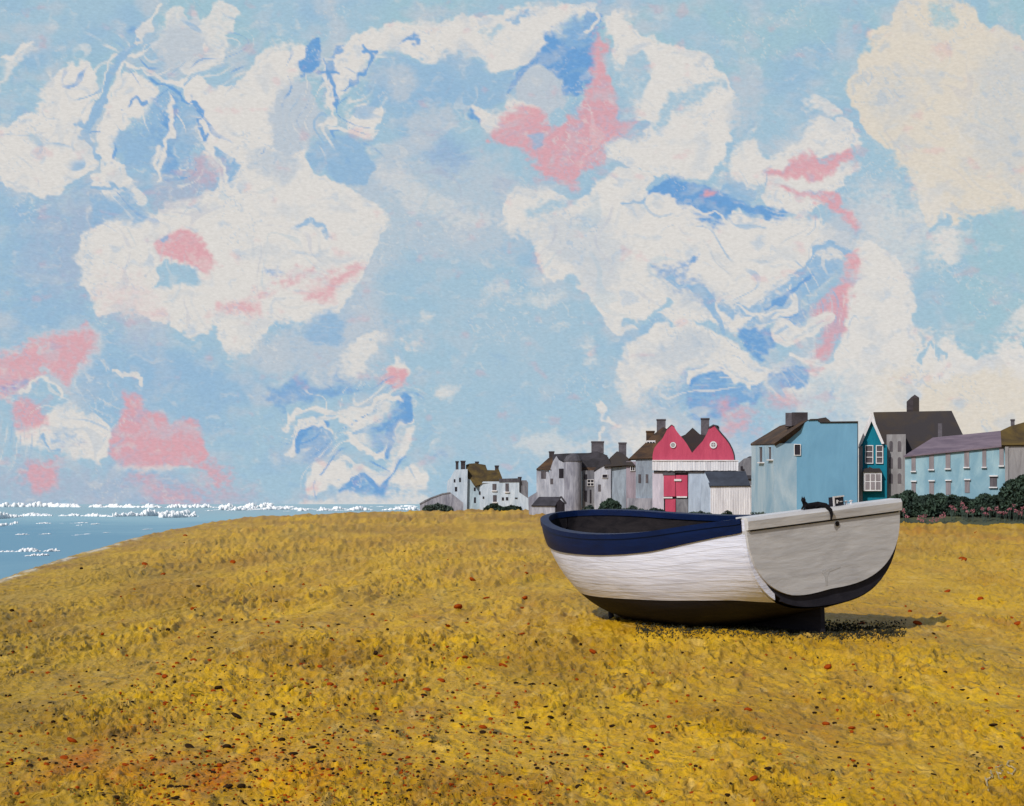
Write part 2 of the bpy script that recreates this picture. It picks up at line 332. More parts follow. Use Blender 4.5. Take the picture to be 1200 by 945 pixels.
FM = [([(-40, 594.6), (60, 594.4), (180, 595.4), (300, 595.2), (352, 595.0)], 5.5, 1, -.3), ([(-30, 605), (90, 605), (140, 606)], 5, 2, .05), ([(126, 606), (150, 605.5), (245, 603.5)], 8.5, 3, -.1), ([(-40, 648), (20, 647), (74, 646)], 7, 4, .1), ([(40, 614), (110, 613)], 1.8, 5, .2), ([(240, 599), (330, 597.5), (420, 597)], 5, 6, .05), ([(330, 599.5), (420, 598.4), (560, 597.6)], 5, 7, .05), ([(-40, 622), (10, 616), (22, 613)], 7, 8, .1), ([(60, 630), (140, 623), (180, 620)], 1.8, 9, .3), ([(430, 594), (520, 594), (640, 594)], 3, 10, .1), ([(-20, 609), (4, 608), (26, 606)], 9, 11, -.3), ([(84, 617), (104, 615), (118, 614)], 4.5, 12, -.1), ([(186, 607), (214, 606.5), (232, 605.5)], 8, 13, -.2), ([(250, 598), (300, 597.6), (345, 597.4)], 6, 14, -.1), ([(20, 627), (60, 626)], 2.5, 15, .1), ([(30, 652), (56, 651)], 7, 16, -.1)]
for p, h_, s, g in FM:
    o = foam(p, h_, s, g); tag(o, 'line of lumpy white surf breaking on the blue sea', 'surf', 'lines of surf', 'stuff')

# ------------------------------------------------------------------ painted sky: a distant curved backdrop
Wt = (220, 217, 213); Lt = (163, 193, 211); Mi = (147, 182, 212); De = (110, 160, 210); Pk = (218, 164, 173); Gy = (188, 198, 208); Cr = (219, 211, 198); Lv = (172, 180, 200); Tl = (160, 194, 206)
SKY = [
 (Mi, .7, 30, [(0, 215), (60, 240), (150, 230), (170, 265), (100, 275), (100, 340), (120, 380), (60, 400), (0, 390)]),
 (Lv, .5, 30, [(40, 240), (150, 225), (150, 300), (110, 350), (50, 330)]),
 (Mi, .6, 25, [(90, 400), (180, 400), (260, 420), (280, 520), (200, 500), (100, 500), (90, 450)]),
 (Gy, .7, 14, [(330, 330), (430, 180), (560, 170), (640, 240), (600, 300), (540, 320), (480, 300), (450, 380), (380, 420)]),
 (Gy, .5, 25, [(520, 330), (640, 350), (690, 420), (650, 470), (560, 440)]),
 (Lt, .8, 12, [(455, 300), (540, 300), (600, 330), (680, 350), (730, 420), (720, 500), (600, 560), (500, 560), (480, 480), (520, 420), (440, 360)]),
 (Wt, 1, 1.5, [(0, 150), (30, 140), (50, 130), (48, 100), (75, 82), (105, 70), (110, 110), (95, 140), (108, 165), (118, 175), (110, 200), (80, 215), (60, 230), (25, 225), (-10, 205), (-10, 150)]),
 (Lt, .9, 3, [(-5, 105), (20, 100), (45, 112), (40, 130), (0, 135)]), (Lt, .7, 2, [(28, 165), (45, 160), (58, 178), (40, 175)]),
 (Wt, .9, 1.5, [(195, 12), (235, 20), (250, 2), (285, 12), (278, 30), (262, 40), (270, 60), (245, 85), (215, 90), (195, 60), (180, 55)]),
 (Gy, .9, 5, [(185, 50), (200, 30), (235, 32), (245, 55), (232, 80), (200, 80)]),
 (Wt, 1, 1.5, [(210, 95), (235, 88), (262, 105), (280, 95), (300, 72), (330, 50), (350, 45), (362, 60), (345, 90), (350, 110), (375, 120), (380, 150), (360, 165), (350, 185), (370, 200), (385, 215), (430, 225), (450, 240), (448, 270), (440, 290), (425, 310), (420, 345), (390, 365), (350, 385), (330, 375), (300, 400), (272, 426), (262, 400), (255, 375), (240, 392), (215, 392), (200, 370), (190, 382), (165, 375), (150, 365), (125, 372), (110, 350), (95, 330), (90, 300), (100, 270), (125, 255), (150, 260), (165, 245), (200, 240), (240, 225), (255, 215), (240, 190), (240, 160), (228, 130)]),
 (Wt, 1, 1.5, [(118, 180), (112, 150), (128, 110), (140, 88), (160, 85), (178, 100), (180, 125), (165, 140), (140, 150), (132, 185), (150, 215), (155, 232), (130, 235), (115, 225)]),
 (Mi, .95, 2, [(135, 165), (140, 148), (165, 150), (178, 128), (180, 108), (205, 112), (233, 122), (235, 132), (226, 145), (232, 165), (225, 190), (212, 212), (190, 212), (178, 205), (160, 200), (150, 190)]),
 (De, .55, 3, [(196, 115), (205, 115), (206, 180), (212, 195), (205, 212), (188, 210), (190, 190)]),
 (Mi, 1, 1.5, [(248, 165), (262, 172), (282, 195), (281, 215), (268, 222), (255, 200)]),
 (Mi, .9, 3, [(105, 235), (130, 228), (150, 240), (175, 245), (165, 258), (140, 262), (112, 255)]),
 (Lv, .7, 8, [(170, 215), (215, 215), (225, 180), (250, 195), (248, 220), (210, 245), (180, 240)]),
 (Pk, .45, 6, [(225, 185), (250, 190), (255, 205), (235, 215), (225, 210)]),
 (Gy, 1, 2, [(330, 105), (352, 88), (368, 100), (385, 145), (375, 165), (350, 172), (320, 180), (320, 150), (312, 130)]),
 (De, 1, 1.2, [(355, 48), (381, 47), (374, 75), (362, 88), (347, 84)]), (De, .95, 1.5, [(380, 72), (400, 60), (412, 50), (424, 52), (402, 82), (396, 108), (388, 120), (380, 100)]),
 (Mi, .95, 2, [(350, 182), (380, 165), (425, 158), (442, 190), (430, 215), (400, 222), (385, 205), (372, 200)]),
 (Gy, .8, 6, [(300, 170), (340, 175), (350, 200), (320, 220), (290, 200)]), (De, .8, 1, [(310, 185), (317, 172), (316, 180)]),
 (Wt, 1, 1.5, [(395, 80), (410, 45), (430, 25), (500, 28), (560, 20), (640, 8), (702, 3), (692, 18), (650, 40), (620, 65), (600, 82), (575, 88), (565, 65), (520, 62), (500, 72), (470, 62), (440, 65), (415, 95), (400, 120), (385, 128), (388, 100)]),
 (De, .9, 1, [(468, 50), (492, 43), (494, 49), (480, 52)]), (Mi, .9, 1.5, [(590, 24), (625, 18), (624, 25), (600, 28)]), (Lt, .8, 2, [(560, 35), (600, 30), (590, 42)]),
 (Mi, .65, 4, [(420, 105), (440, 72), (470, 64), (500, 74), (520, 62), (560, 68), (575, 90), (608, 86), (598, 116), (560, 122), (500, 132), (450, 122)]),
 (Gy, .8, 6, [(455, 80), (480, 78), (490, 100), (470, 125), (450, 110)]),
 (Wt, 1, 2, [(402, 140), (420, 122), (448, 118), (450, 138), (430, 160), (408, 155)]), (Gy, .85, 5, [(490, 128), (535, 125), (532, 160), (500, 172), (470, 150)]),
 (Wt, .5, 8, [(440, 200), (470, 190), (480, 210), (560, 250), (600, 250), (560, 270), (480, 250)]),
 (De, .45, 10, [(500, 180), (540, 165), (560, 190), (520, 205)]), (De, .9, 2, [(548, 122), (566, 138), (565, 146), (552, 140)]),
 (De, 1, 1.5, [(598, 114), (605, 80), (620, 62), (640, 45), (665, 38), (702, 10), (708, 22), (700, 45), (690, 112), (660, 112), (655, 82), (640, 72), (625, 78), (612, 95)]),
 (Mi, .7, 3, [(655, 42), (702, 14), (700, 50), (690, 60)]), (Gy, 1, 3, [(608, 130), (612, 85), (632, 72), (650, 78), (660, 95), (664, 132), (640, 150)]),
 (Wt, 1, 2, [(548, 118), (562, 120), (590, 135), (600, 118), (612, 120), (640, 128), (600, 150), (575, 158), (562, 142)]),
 (Lt, .9, 6, [(600, 170), (640, 200), (690, 225), (740, 200), (700, 190), (640, 180)]),
 (Pk, 1, 1.5, [(701, 33), (707, 60), (715, 100), (725, 140), (755, 143), (740, 155), (715, 165), (705, 175), (712, 190), (695, 198), (675, 205), (680, 228), (660, 215), (640, 200), (625, 185), (605, 175), (585, 172), (572, 165), (575, 155), (585, 150), (590, 135), (605, 125), (640, 125), (635, 145), (650, 152), (662, 145), (665, 135), (682, 138), (692, 95)]),
 (Lt, .95, 2, [(640, 130), (658, 128), (662, 145), (650, 152), (640, 146)]), (Mi, .8, 2, [(612, 160), (630, 160), (632, 172), (618, 172)]), (Pk, .4, 9, [(715, 165), (785, 155), (775, 178), (725, 185)]),
 (Wt, 1, 1.5, [(708, 8), (735, 20), (760, 45), (800, 58), (843, 78), (858, 100), (862, 150), (852, 185), (830, 200), (790, 205), (765, 205), (740, 195), (712, 190), (706, 176), (730, 162), (770, 150), (765, 140), (742, 142), (728, 110), (716, 75)]),
 (Lt, .95, 3, [(708, 50), (715, 62), (726, 85), (735, 62), (755, 62), (765, 85), (752, 115), (742, 138), (728, 138), (718, 110)]),
 (Lt, .9, 3, [(770, 122), (800, 104), (856, 86), (820, 112), (792, 132), (780, 152), (770, 150)]), (Lt, .9, 4, [(760, 10), (820, 20), (850, 40), (870, 80), (840, 70), (800, 55), (780, 40)]),
 (Wt, .95, 2, [(862, 98), (832, 105), (800, 140), (775, 200), (790, 210), (850, 190), (862, 150)]),
 (Gy, .7, 8, [(860, 60), (900, 80), (890, 150), (862, 160)]),
 (Wt, 1, 1.5, [(592, 222), (620, 216), (650, 220), (670, 240), (700, 220), (735, 195), (760, 200), (750, 230), (780, 220), (800, 230), (830, 258), (850, 250), (880, 255), (925, 250), (960, 262), (1000, 275), (985, 300), (950, 330), (935, 370), (890, 392), (860, 395), (850, 382), (830, 375), (810, 385), (770, 370), (750, 375), (735, 392), (722, 385), (700, 360), (690, 345), (678, 342), (672, 320), (660, 325), (655, 337), (640, 322), (630, 300), (618, 280), (600, 270), (590, 250)]),
 (Gy, .55, 14, [(610, 245), (690, 250), (740, 290), (720, 340), (690, 345), (650, 300)]), (Lt, .8, 4, [(610, 240), (660, 234), (680, 238), (650, 248), (620, 258)]), (Gy, .7, 8, [(760, 300), (820, 330), (850, 350), (830, 370), (780, 345)]),
 (De, 1, 1.5, [(752, 232), (775, 210), (800, 206), (830, 216), (850, 225), (870, 240), (915, 243), (928, 248), (900, 255), (875, 252), (850, 250), (835, 262), (820, 258), (805, 240), (785, 225), (768, 226)]),
 (Mi, .9, 2, [(845, 226), (860, 212), (890, 225), (880, 240), (862, 238)]), (Pk, 1, 1.5, [(820, 229), (830, 220), (843, 222), (838, 229), (828, 236)]),
 (De, .9, 1.5, [(785, 309), (805, 301), (830, 298), (815, 308)]), (De, .7, 3, [(765, 310), (800, 320), (835, 350), (838, 362), (805, 335), (775, 322)]),
 (Wt, 1, 2, [(848, 208), (862, 180), (885, 150), (900, 185), (935, 170), (950, 140), (985, 135), (1003, 160), (1003, 180), (950, 185), (905, 195), (895, 215), (865, 220)]), (Lt, .85, 4, [(895, 165), (925, 172), (940, 160), (920, 150), (900, 150)]),
 (Wt, .9, 2, [(940, 125), (958, 112), (975, 115), (985, 130), (960, 132)]),
 (Wt, 1, 2, [(895, 200), (1005, 190), (1010, 210), (960, 225), (975, 240), (940, 255), (905, 240)]),
 (Wt, 1, 2, [(725, 430), (735, 400), (775, 378), (830, 385), (862, 400), (890, 430), (920, 425), (945, 430), (965, 450), (930, 475), (900, 458), (870, 442), (850, 425), (820, 438), (800, 447), (775, 452), (750, 482), (735, 490), (723, 470)]),
 (Gy, .7, 10, [(740, 410), (800, 390), (840, 400), (830, 430), (770, 440)]), (Gy, .8, 20, [(700, 480), (760, 470), (850, 500), (900, 530), (860, 580), (700, 600)]),
 (Wt, .9, 8, [(720, 510), (760, 490), (800, 500), (790, 530), (740, 540)]),
 (Mi, .95, 2, [(840, 345), (880, 360), (905, 345), (930, 320), (965, 295), (985, 300), (970, 330), (945, 355), (935, 370), (900, 385), (865, 395), (880, 375), (850, 365)]),
 (De, .95, 1.5, [(861, 384), (880, 392), (905, 388), (915, 398), (890, 421), (872, 408)]), (De, .9, 2, [(915, 378), (935, 362), (950, 370), (932, 390), (918, 388)]),
 (De, .9, 2, [(890, 445), (930, 425), (947, 432), (940, 450), (915, 460)]), (De, .75, 3, [(803, 452), (828, 440), (850, 425), (865, 440), (850, 445), (880, 450), (905, 465), (860, 480), (815, 500)]),
 (Wt, .95, 2, [(905, 385), (925, 380), (945, 382), (975, 362), (978, 370), (945, 395), (925, 402), (920, 394), (908, 396)]),
 (Gy, .8, 12, [(985, 230), (1030, 240), (1050, 290), (1000, 300), (960, 290)]),
 (Pk, 1, 1.5, [(898, 198), (920, 192), (945, 178), (955, 190), (980, 188), (1001, 170), (1003, 192), (965, 205), (940, 208), (915, 207)]), (Pk, 1, 1.5, [(905, 217), (920, 219), (940, 223), (970, 219), (985, 235), (1005, 260), (1004, 276), (985, 250), (960, 240), (950, 230), (920, 228)]),
 (Wt, 1, 2, [(1000, 272), (1040, 300), (1070, 320), (1072, 360), (1060, 372), (1073, 405), (1075, 422), (1080, 390), (1092, 395), (1098, 425), (1105, 386), (1130, 402), (1145, 420), (1165, 418), (1175, 405), (1210, 408), (1210, 620), (880, 620), (900, 560), (925, 500), (940, 460), (955, 430), (985, 420), (998, 350), (990, 300)]),
 (Lt, .6, 22, [(930, 440), (1000, 440), (1010, 500), (960, 540), (900, 540)]),
 (Pk, 1, 2, [(985, 295), (1000, 290), (1003, 305), (1000, 345), (994, 390), (968, 418), (945, 434), (960, 408), (968, 385), (945, 372), (975, 350), (992, 320)]), (Wt, .95, 2, [(938, 420), (950, 418), (972, 427), (968, 430), (945, 426)]), (Pk, 1, 2, [(943, 432), (968, 428), (955, 434), (945, 438)]), (Lv, .4, 8, [(950, 385), (985, 360), (990, 390), (965, 405)]),
 (Pk, .85, 5, [(840, 465), (852, 468), (860, 482), (887, 490), (865, 500), (850, 512), (842, 490)]), (Pk, .7, 6, [(895, 475), (905, 464), (935, 460), (934, 470), (910, 476)]),
 (Cr, 1, 2, [(990, 100), (1000, 85), (1025, 52), (1012, 32), (1050, 15), (1070, -5), (1120, -5), (1150, 15), (1160, 35), (1210, 45), (1210, 245), (1165, 250), (1140, 250), (1120, 255), (1108, 262), (1098, 240), (1090, 272), (1080, 262), (1070, 215), (1050, 190), (1040, 170), (1010, 155), (1003, 125)]),
 (Cr, .9, 5, [(1100, 600), (1060, 480), (1100, 440), (1210, 430), (1210, 600)]), (Cr, .8, 20, [(1010, 560), (1040, 430), (1080, 430), (1140, 560)]),
 (Gy, .4, 16, [(1010, 100), (1060, 90), (1080, 130), (1040, 150)]), (Gy, .45, 22, [(1150, 60), (1210, 45), (1210, 230), (1160, 200), (1130, 180)]), (Tl, .8, 4, [(1093, 10), (1112, 4), (1125, 25), (1112, 35), (1096, 28)]),
 (Tl, .9, 3, [(1155, -5), (1210, -5), (1210, 35), (1165, 32)]), (Wt, .9, 3, [(1092, 285), (1108, 262), (1130, 272), (1132, 300), (1112, 310), (1098, 305)]), (Wt, .85, 3, [(1180, 375), (1195, 355), (1210, 345), (1210, 400), (1190, 400)]),
 (Tl, .6, 8, [(1135, 260), (1210, 250), (1210, 340), (1180, 380), (1140, 400), (1120, 330)]), (Wt, .6, 14, [(1010, 225), (1050, 225), (1085, 290), (1060, 330), (1030, 300), (1000, 250)]), (Wt, .5, 10, [(1070, 200), (1110, 230), (1120, 280), (1090, 300), (1065, 270)]),
 (Wt, .5, 7, [(0, 470), (0, 412), (20, 398), (60, 392), (85, 385), (112, 384), (122, 402), (115, 425), (92, 438), (84, 460), (64, 464), (58, 440), (45, 435), (36, 466)]),
 (Pk, .95, 3, [(-8, 425), (20, 405), (55, 400), (80, 390), (103, 387), (115, 402), (106, 420), (90, 430), (80, 455), (68, 458), (62, 440), (50, 425), (40, 445), (34, 460), (-8, 465)]), (De, .7, 2, [(5, 452), (30, 443), (34, 450), (15, 458)]),
 (Wt, 1, 2, [(50, 495), (75, 475), (108, 480), (130, 495), (127, 510), (117, 522), (119, 540), (75, 536), (50, 518), (20, 520), (10, 505)]), (Mi, .8, 2, [(66, 514), (84, 512), (84, 518), (68, 518)]),
 (Pk, .95, 3, [(10, 478), (35, 470), (55, 480), (62, 495), (50, 502), (15, 505)]), (Pk, 1, 2, [(118, 520), (135, 500), (152, 492), (141, 470), (155, 462), (165, 485), (175, 490), (195, 490), (200, 503), (230, 490), (238, 515), (240, 545), (205, 550), (150, 548), (125, 540)]),
 (Lv, .6, 16, [(-10, 540), (80, 550), (160, 550), (250, 570), (320, 590), (300, 600), (-10, 600)]), (Pk, .8, 3, [(232, 538), (250, 545), (271, 560), (262, 569), (240, 556)]), (Pk, .9, 3, [(30, 545), (55, 537), (72, 545), (75, 560), (60, 578), (45, 572), (28, 560)]), (Pk, .7, 5, [(150, 552), (175, 560), (188, 575), (235, 583), (215, 597), (180, 592)]), (Pk, .4, 10, [(240, 560), (300, 580), (240, 590)]),
 (Wt, .6, 4, [(118, 548), (175, 545), (230, 550), (180, 556)]),
 (Pk, 1, 1.5, [(172, 290), (180, 278), (205, 270), (235, 278), (258, 298), (258, 312), (225, 312), (190, 305)]), (De, .9, 1.2, [(187, 276), (196, 272), (200, 279), (192, 282)]), (Lt, 1, 2, [(182, 312), (195, 308), (225, 313), (232, 325), (215, 335), (200, 328), (175, 335), (190, 322)]),
 (Pk, .85, 3, [(318, 336), (350, 325), (370, 315), (372, 320), (340, 335)]), (Pk, .85, 4, [(355, 350), (370, 335), (395, 318), (420, 310), (428, 316), (412, 326), (395, 338), (385, 350)]), (Pk, .8, 4, [(258, 356), (275, 352), (300, 348), (303, 368), (290, 372), (275, 362)]), (Mi, .9, 1.5, [(344, 268), (360, 258), (378, 263), (384, 274), (377, 272), (362, 265)]), (De, .7, 1.5, [(310, 318), (322, 313), (336, 314), (325, 318)]),
 (Pk, .3, 12, [(120, 350), (160, 345), (190, 370), (150, 380)]), (Pk, .9, 2, [(95, 378), (103, 375), (106, 382), (98, 384)]),
 (Gy, .85, 10, [(285, 425), (300, 400), (350, 392), (400, 375), (430, 350), (470, 390), (455, 430), (400, 455), (350, 455), (310, 430)]), (Wt, .9, 3, [(390, 430), (412, 395), (430, 400), (455, 385), (452, 412), (430, 435), (405, 440)]), (Mi, .9, 5, [(355, 395), (370, 372), (388, 362), (398, 375), (400, 395), (375, 405)]),
 (Wt, 1, 2, [(455, 430), (468, 416), (480, 425), (478, 438), (460, 440)]), (Pk, 1, 2, [(442, 446), (456, 430), (474, 426), (478, 438), (468, 455), (450, 450)]), (Wt, .8, 6, [(510, 460), (520, 448), (536, 452), (534, 466), (520, 470)]), (Wt, .9, 2, [(475, 404), (480, 401), (482, 408), (476, 409)]), (Wt, .8, 5, [(488, 368), (500, 364), (512, 372), (498, 378)]),
 (De, .7, 5, [(306, 455), (330, 455), (350, 448), (365, 452), (400, 450), (425, 458), (380, 468), (340, 475), (312, 468)]), (De, .55, 6, [(340, 505), (380, 495), (392, 515), (385, 540), (365, 545)]),
 (Wt, .9, 2.5, [(395, 480), (430, 492), (450, 478), (458, 470), (456, 480), (440, 500), (436, 522), (420, 520), (412, 505)]), (De, .9, 2, [(440, 528), (448, 500), (462, 475), (474, 460), (478, 470), (462, 500), (452, 522)]),
 (Wt, 1, 2, [(350, 555), (375, 545), (400, 545), (440, 556), (452, 548), (460, 522), (478, 502), (480, 508), (468, 530), (464, 552), (450, 568), (420, 560), (400, 566), (375, 576), (355, 580)]), (Wt, 1, 2, [(455, 574), (468, 555), (485, 545), (498, 555), (508, 574), (480, 580)]),
 (De, .85, 2, [(392, 576), (405, 568), (425, 562), (450, 570), (462, 556), (456, 572), (452, 580), (430, 574), (405, 578)]), (Wt, .85, 4, [(350, 590), (400, 575), (440, 578), (470, 582), (520, 586), (560, 598), (350, 600)]), (Pk, .6, 3, [(350, 570), (358, 566), (372, 572), (362, 576)]),
 (Wt, .6, 5, [(560, 345), (575, 325), (590, 330), (605, 345), (580, 345)]), (Wt, .6, 5, [(610, 352), (640, 345), (665, 350), (640, 362)]), (Wt, .7, 6, [(684, 410), (692, 395), (698, 405), (690, 425)]), (Wt, .6, 6, [(600, 520), (640, 512), (655, 495), (665, 520), (700, 515), (720, 530), (630, 535)]),
 (Wt, .8, 4, [(0, 62), (20, 65), (45, 45), (30, 62), (12, 85), (0, 110)]),
]
LINES = [(Wt, 2.2, [(190, 8), (165, 42), (150, 62), (140, 78), (136, 98), (115, 122), (98, 148), (96, 160), (110, 163)]), (Wt, 2, [(140, 76), (165, 75), (185, 90), (212, 102), (225, 110)]), (Wt, 1.6, [(180, 52), (162, 64), (150, 62)]), (Wt, 1.8, [(196, 118), (200, 160), (192, 188), (180, 200), (186, 212)]), (Wt, 1.8, [(245, 165), (252, 190), (262, 215), (272, 224), (281, 218)]), (Mi, 2.2, [(120, 118), (105, 140), (98, 155), (108, 165), (116, 178), (113, 190)]), (Wt, 1.5, [(0, 68), (22, 62), (42, 46)]), (Wt, 1.8, [(380, 70), (385, 115), (390, 140), (380, 150)]), (De, 2, [(380, 70), (392, 95), (398, 125)]), (Wt, 1.8, [(388, 150), (410, 158), (440, 155)]), (De, 1.8, [(425, 52), (440, 65), (420, 90), (405, 110)]), (Wt, 1.8, [(925, 340), (932, 355), (920, 365), (890, 372), (865, 380)]), (Wt, 1.6, [(812, 452), (850, 420), (855, 430)]), (De, 1.6, [(812, 455), (835, 442), (852, 430)]), (Mi, 2.2, [(800, 335), (825, 345), (840, 370)]), (Wt, 1.8, [(340, 510), (370, 490), (395, 492), (420, 500)]), (Wt, 1.6, [(240, 50), (232, 62), (240, 55)]), (De, 1.4, [(372, 84), (400, 80)]), (Wt, 2, [(135, 430), (165, 455), (160, 448)]), (Wt, 1.6, [(112, 480), (127, 495), (128, 510), (118, 520)]), (Mi, 1.6, [(50, 512), (62, 525), (70, 531)]),
 (Mi, 3.2, [(97, 146), (116, 114), (131, 84), (145, 68), (160, 50)]), (Wt, 1.5, [(92, 140), (112, 108), (127, 78), (142, 64)]), (Wt, 1.8, [(195, 130), (204, 149), (197, 180), (181, 205), (177, 192), (187, 167)]), (Wt, 1.6, [(246, 162), (256, 200), (272, 226), (284, 217), (280, 186), (262, 168)]),
 (Wt, 2.4, [(100, 217), (133, 213), (152, 224), (148, 200), (122, 188), (118, 172)]), (Mi, 2.2, [(103, 222), (133, 219), (155, 232)]), (De, 1.8, [(228, 118), (238, 128), (230, 145), (240, 165), (246, 160)]), (De, 1.6, [(145, 128), (158, 118), (162, 130), (170, 126)]), (Wt, 2.2, [(188, 94), (205, 101), (212, 98)]), (De, 1.6, [(176, 95), (192, 104), (206, 112), (230, 116)]),
 (Wt, 3, [(335, 498), (372, 479), (422, 491), (446, 472), (466, 468)]), (Wt, 2.5, [(408, 510), (438, 531), (456, 520), (472, 494)]), (De, 3.5, [(398, 574), (425, 554), (450, 573), (464, 552), (470, 532)]), (Wt, 3, [(362, 560), (394, 569), (420, 542), (455, 566), (468, 530), (480, 504)]), (De, 3, [(452, 528), (468, 494), (475, 466)]), (De, 3, [(346, 528), (358, 502), (386, 498)]), (Wt, 2, [(340, 532), (350, 505), (375, 494), (392, 505)]),
 (Wt, 2.8, [(912, 384), (928, 378), (940, 390), (952, 380), (978, 362), (972, 374), (946, 397), (925, 403), (911, 395)]), (Mi, 3, [(940, 322), (950, 297), (972, 284), (986, 291)]), (Wt, 2.2, [(928, 332), (936, 352), (926, 369), (903, 377)]), (Mi, 3.2, [(785, 328), (815, 338), (840, 358), (846, 386)]), (Lt, 3, [(735, 380), (765, 370), (782, 350)]), (Wt, 2.4, [(808, 450), (850, 425), (868, 445), (888, 452)]), (Wt, 2.2, [(925, 418), (948, 424), (974, 428)]), (De, 2, [(890, 362), (915, 352), (935, 335), (950, 325)]),
 (Wt, 2, [(700, 14), (705, 28), (690, 36)]), (Mi, 2, [(752, 232), (738, 238), (728, 242)]), (Wt, 2, [(905, 216), (898, 224), (903, 238), (935, 248), (950, 246)]), (Wt, 1.8, [(808, 245), (815, 252), (838, 250), (850, 256)]), (Lt, 2.4, [(1090, 272), (1096, 262), (1108, 256)]), (Wt, 2.2, [(1070, 470), (1080, 440), (1078, 418)]), (Lt, 2, [(1078, 425), (1086, 405), (1092, 412)]), (Lt, 2, [(1100, 424), (1104, 402), (1108, 420)]),
 (Wt, 2, [(30, 462), (45, 440), (58, 446), (66, 466)]), (Gy, 2.5, [(42, 430), (50, 425), (62, 452), (70, 458)]), (Wt, 2, [(165, 310), (170, 290), (182, 276)]), (Wt, 1.8, [(690, 545), (705, 520), (708, 500)]), (Wt, 2, [(700, 470), (712, 490), (735, 505)]), (Wt, 1.6, [(850, 345), (875, 362), (888, 380)])]
def chaikin(p, n=2, closed=True):
    p = np.array(p, float)
    for _ in range(n):
        q = np.roll(p, -1, 0) if closed else p[1:]
        a = p if closed else p[:-1]
        r = np.stack([a*.78+q*.22, a*.22+q*.78], 1).reshape(-1, 2)
        p = r if closed else np.concatenate([p[:1], r, p[-1:]])
    return p
def segdist(X, Y, a, b):
    dx, dy = b-a; t = np.clip(((X-a[0])*dx+(Y-a[1])*dy)/(dx*dx+dy*dy+1e-9), 0, 1); return np.hypot(X-a[0]-t*dx, Y-a[1]-t*dy)
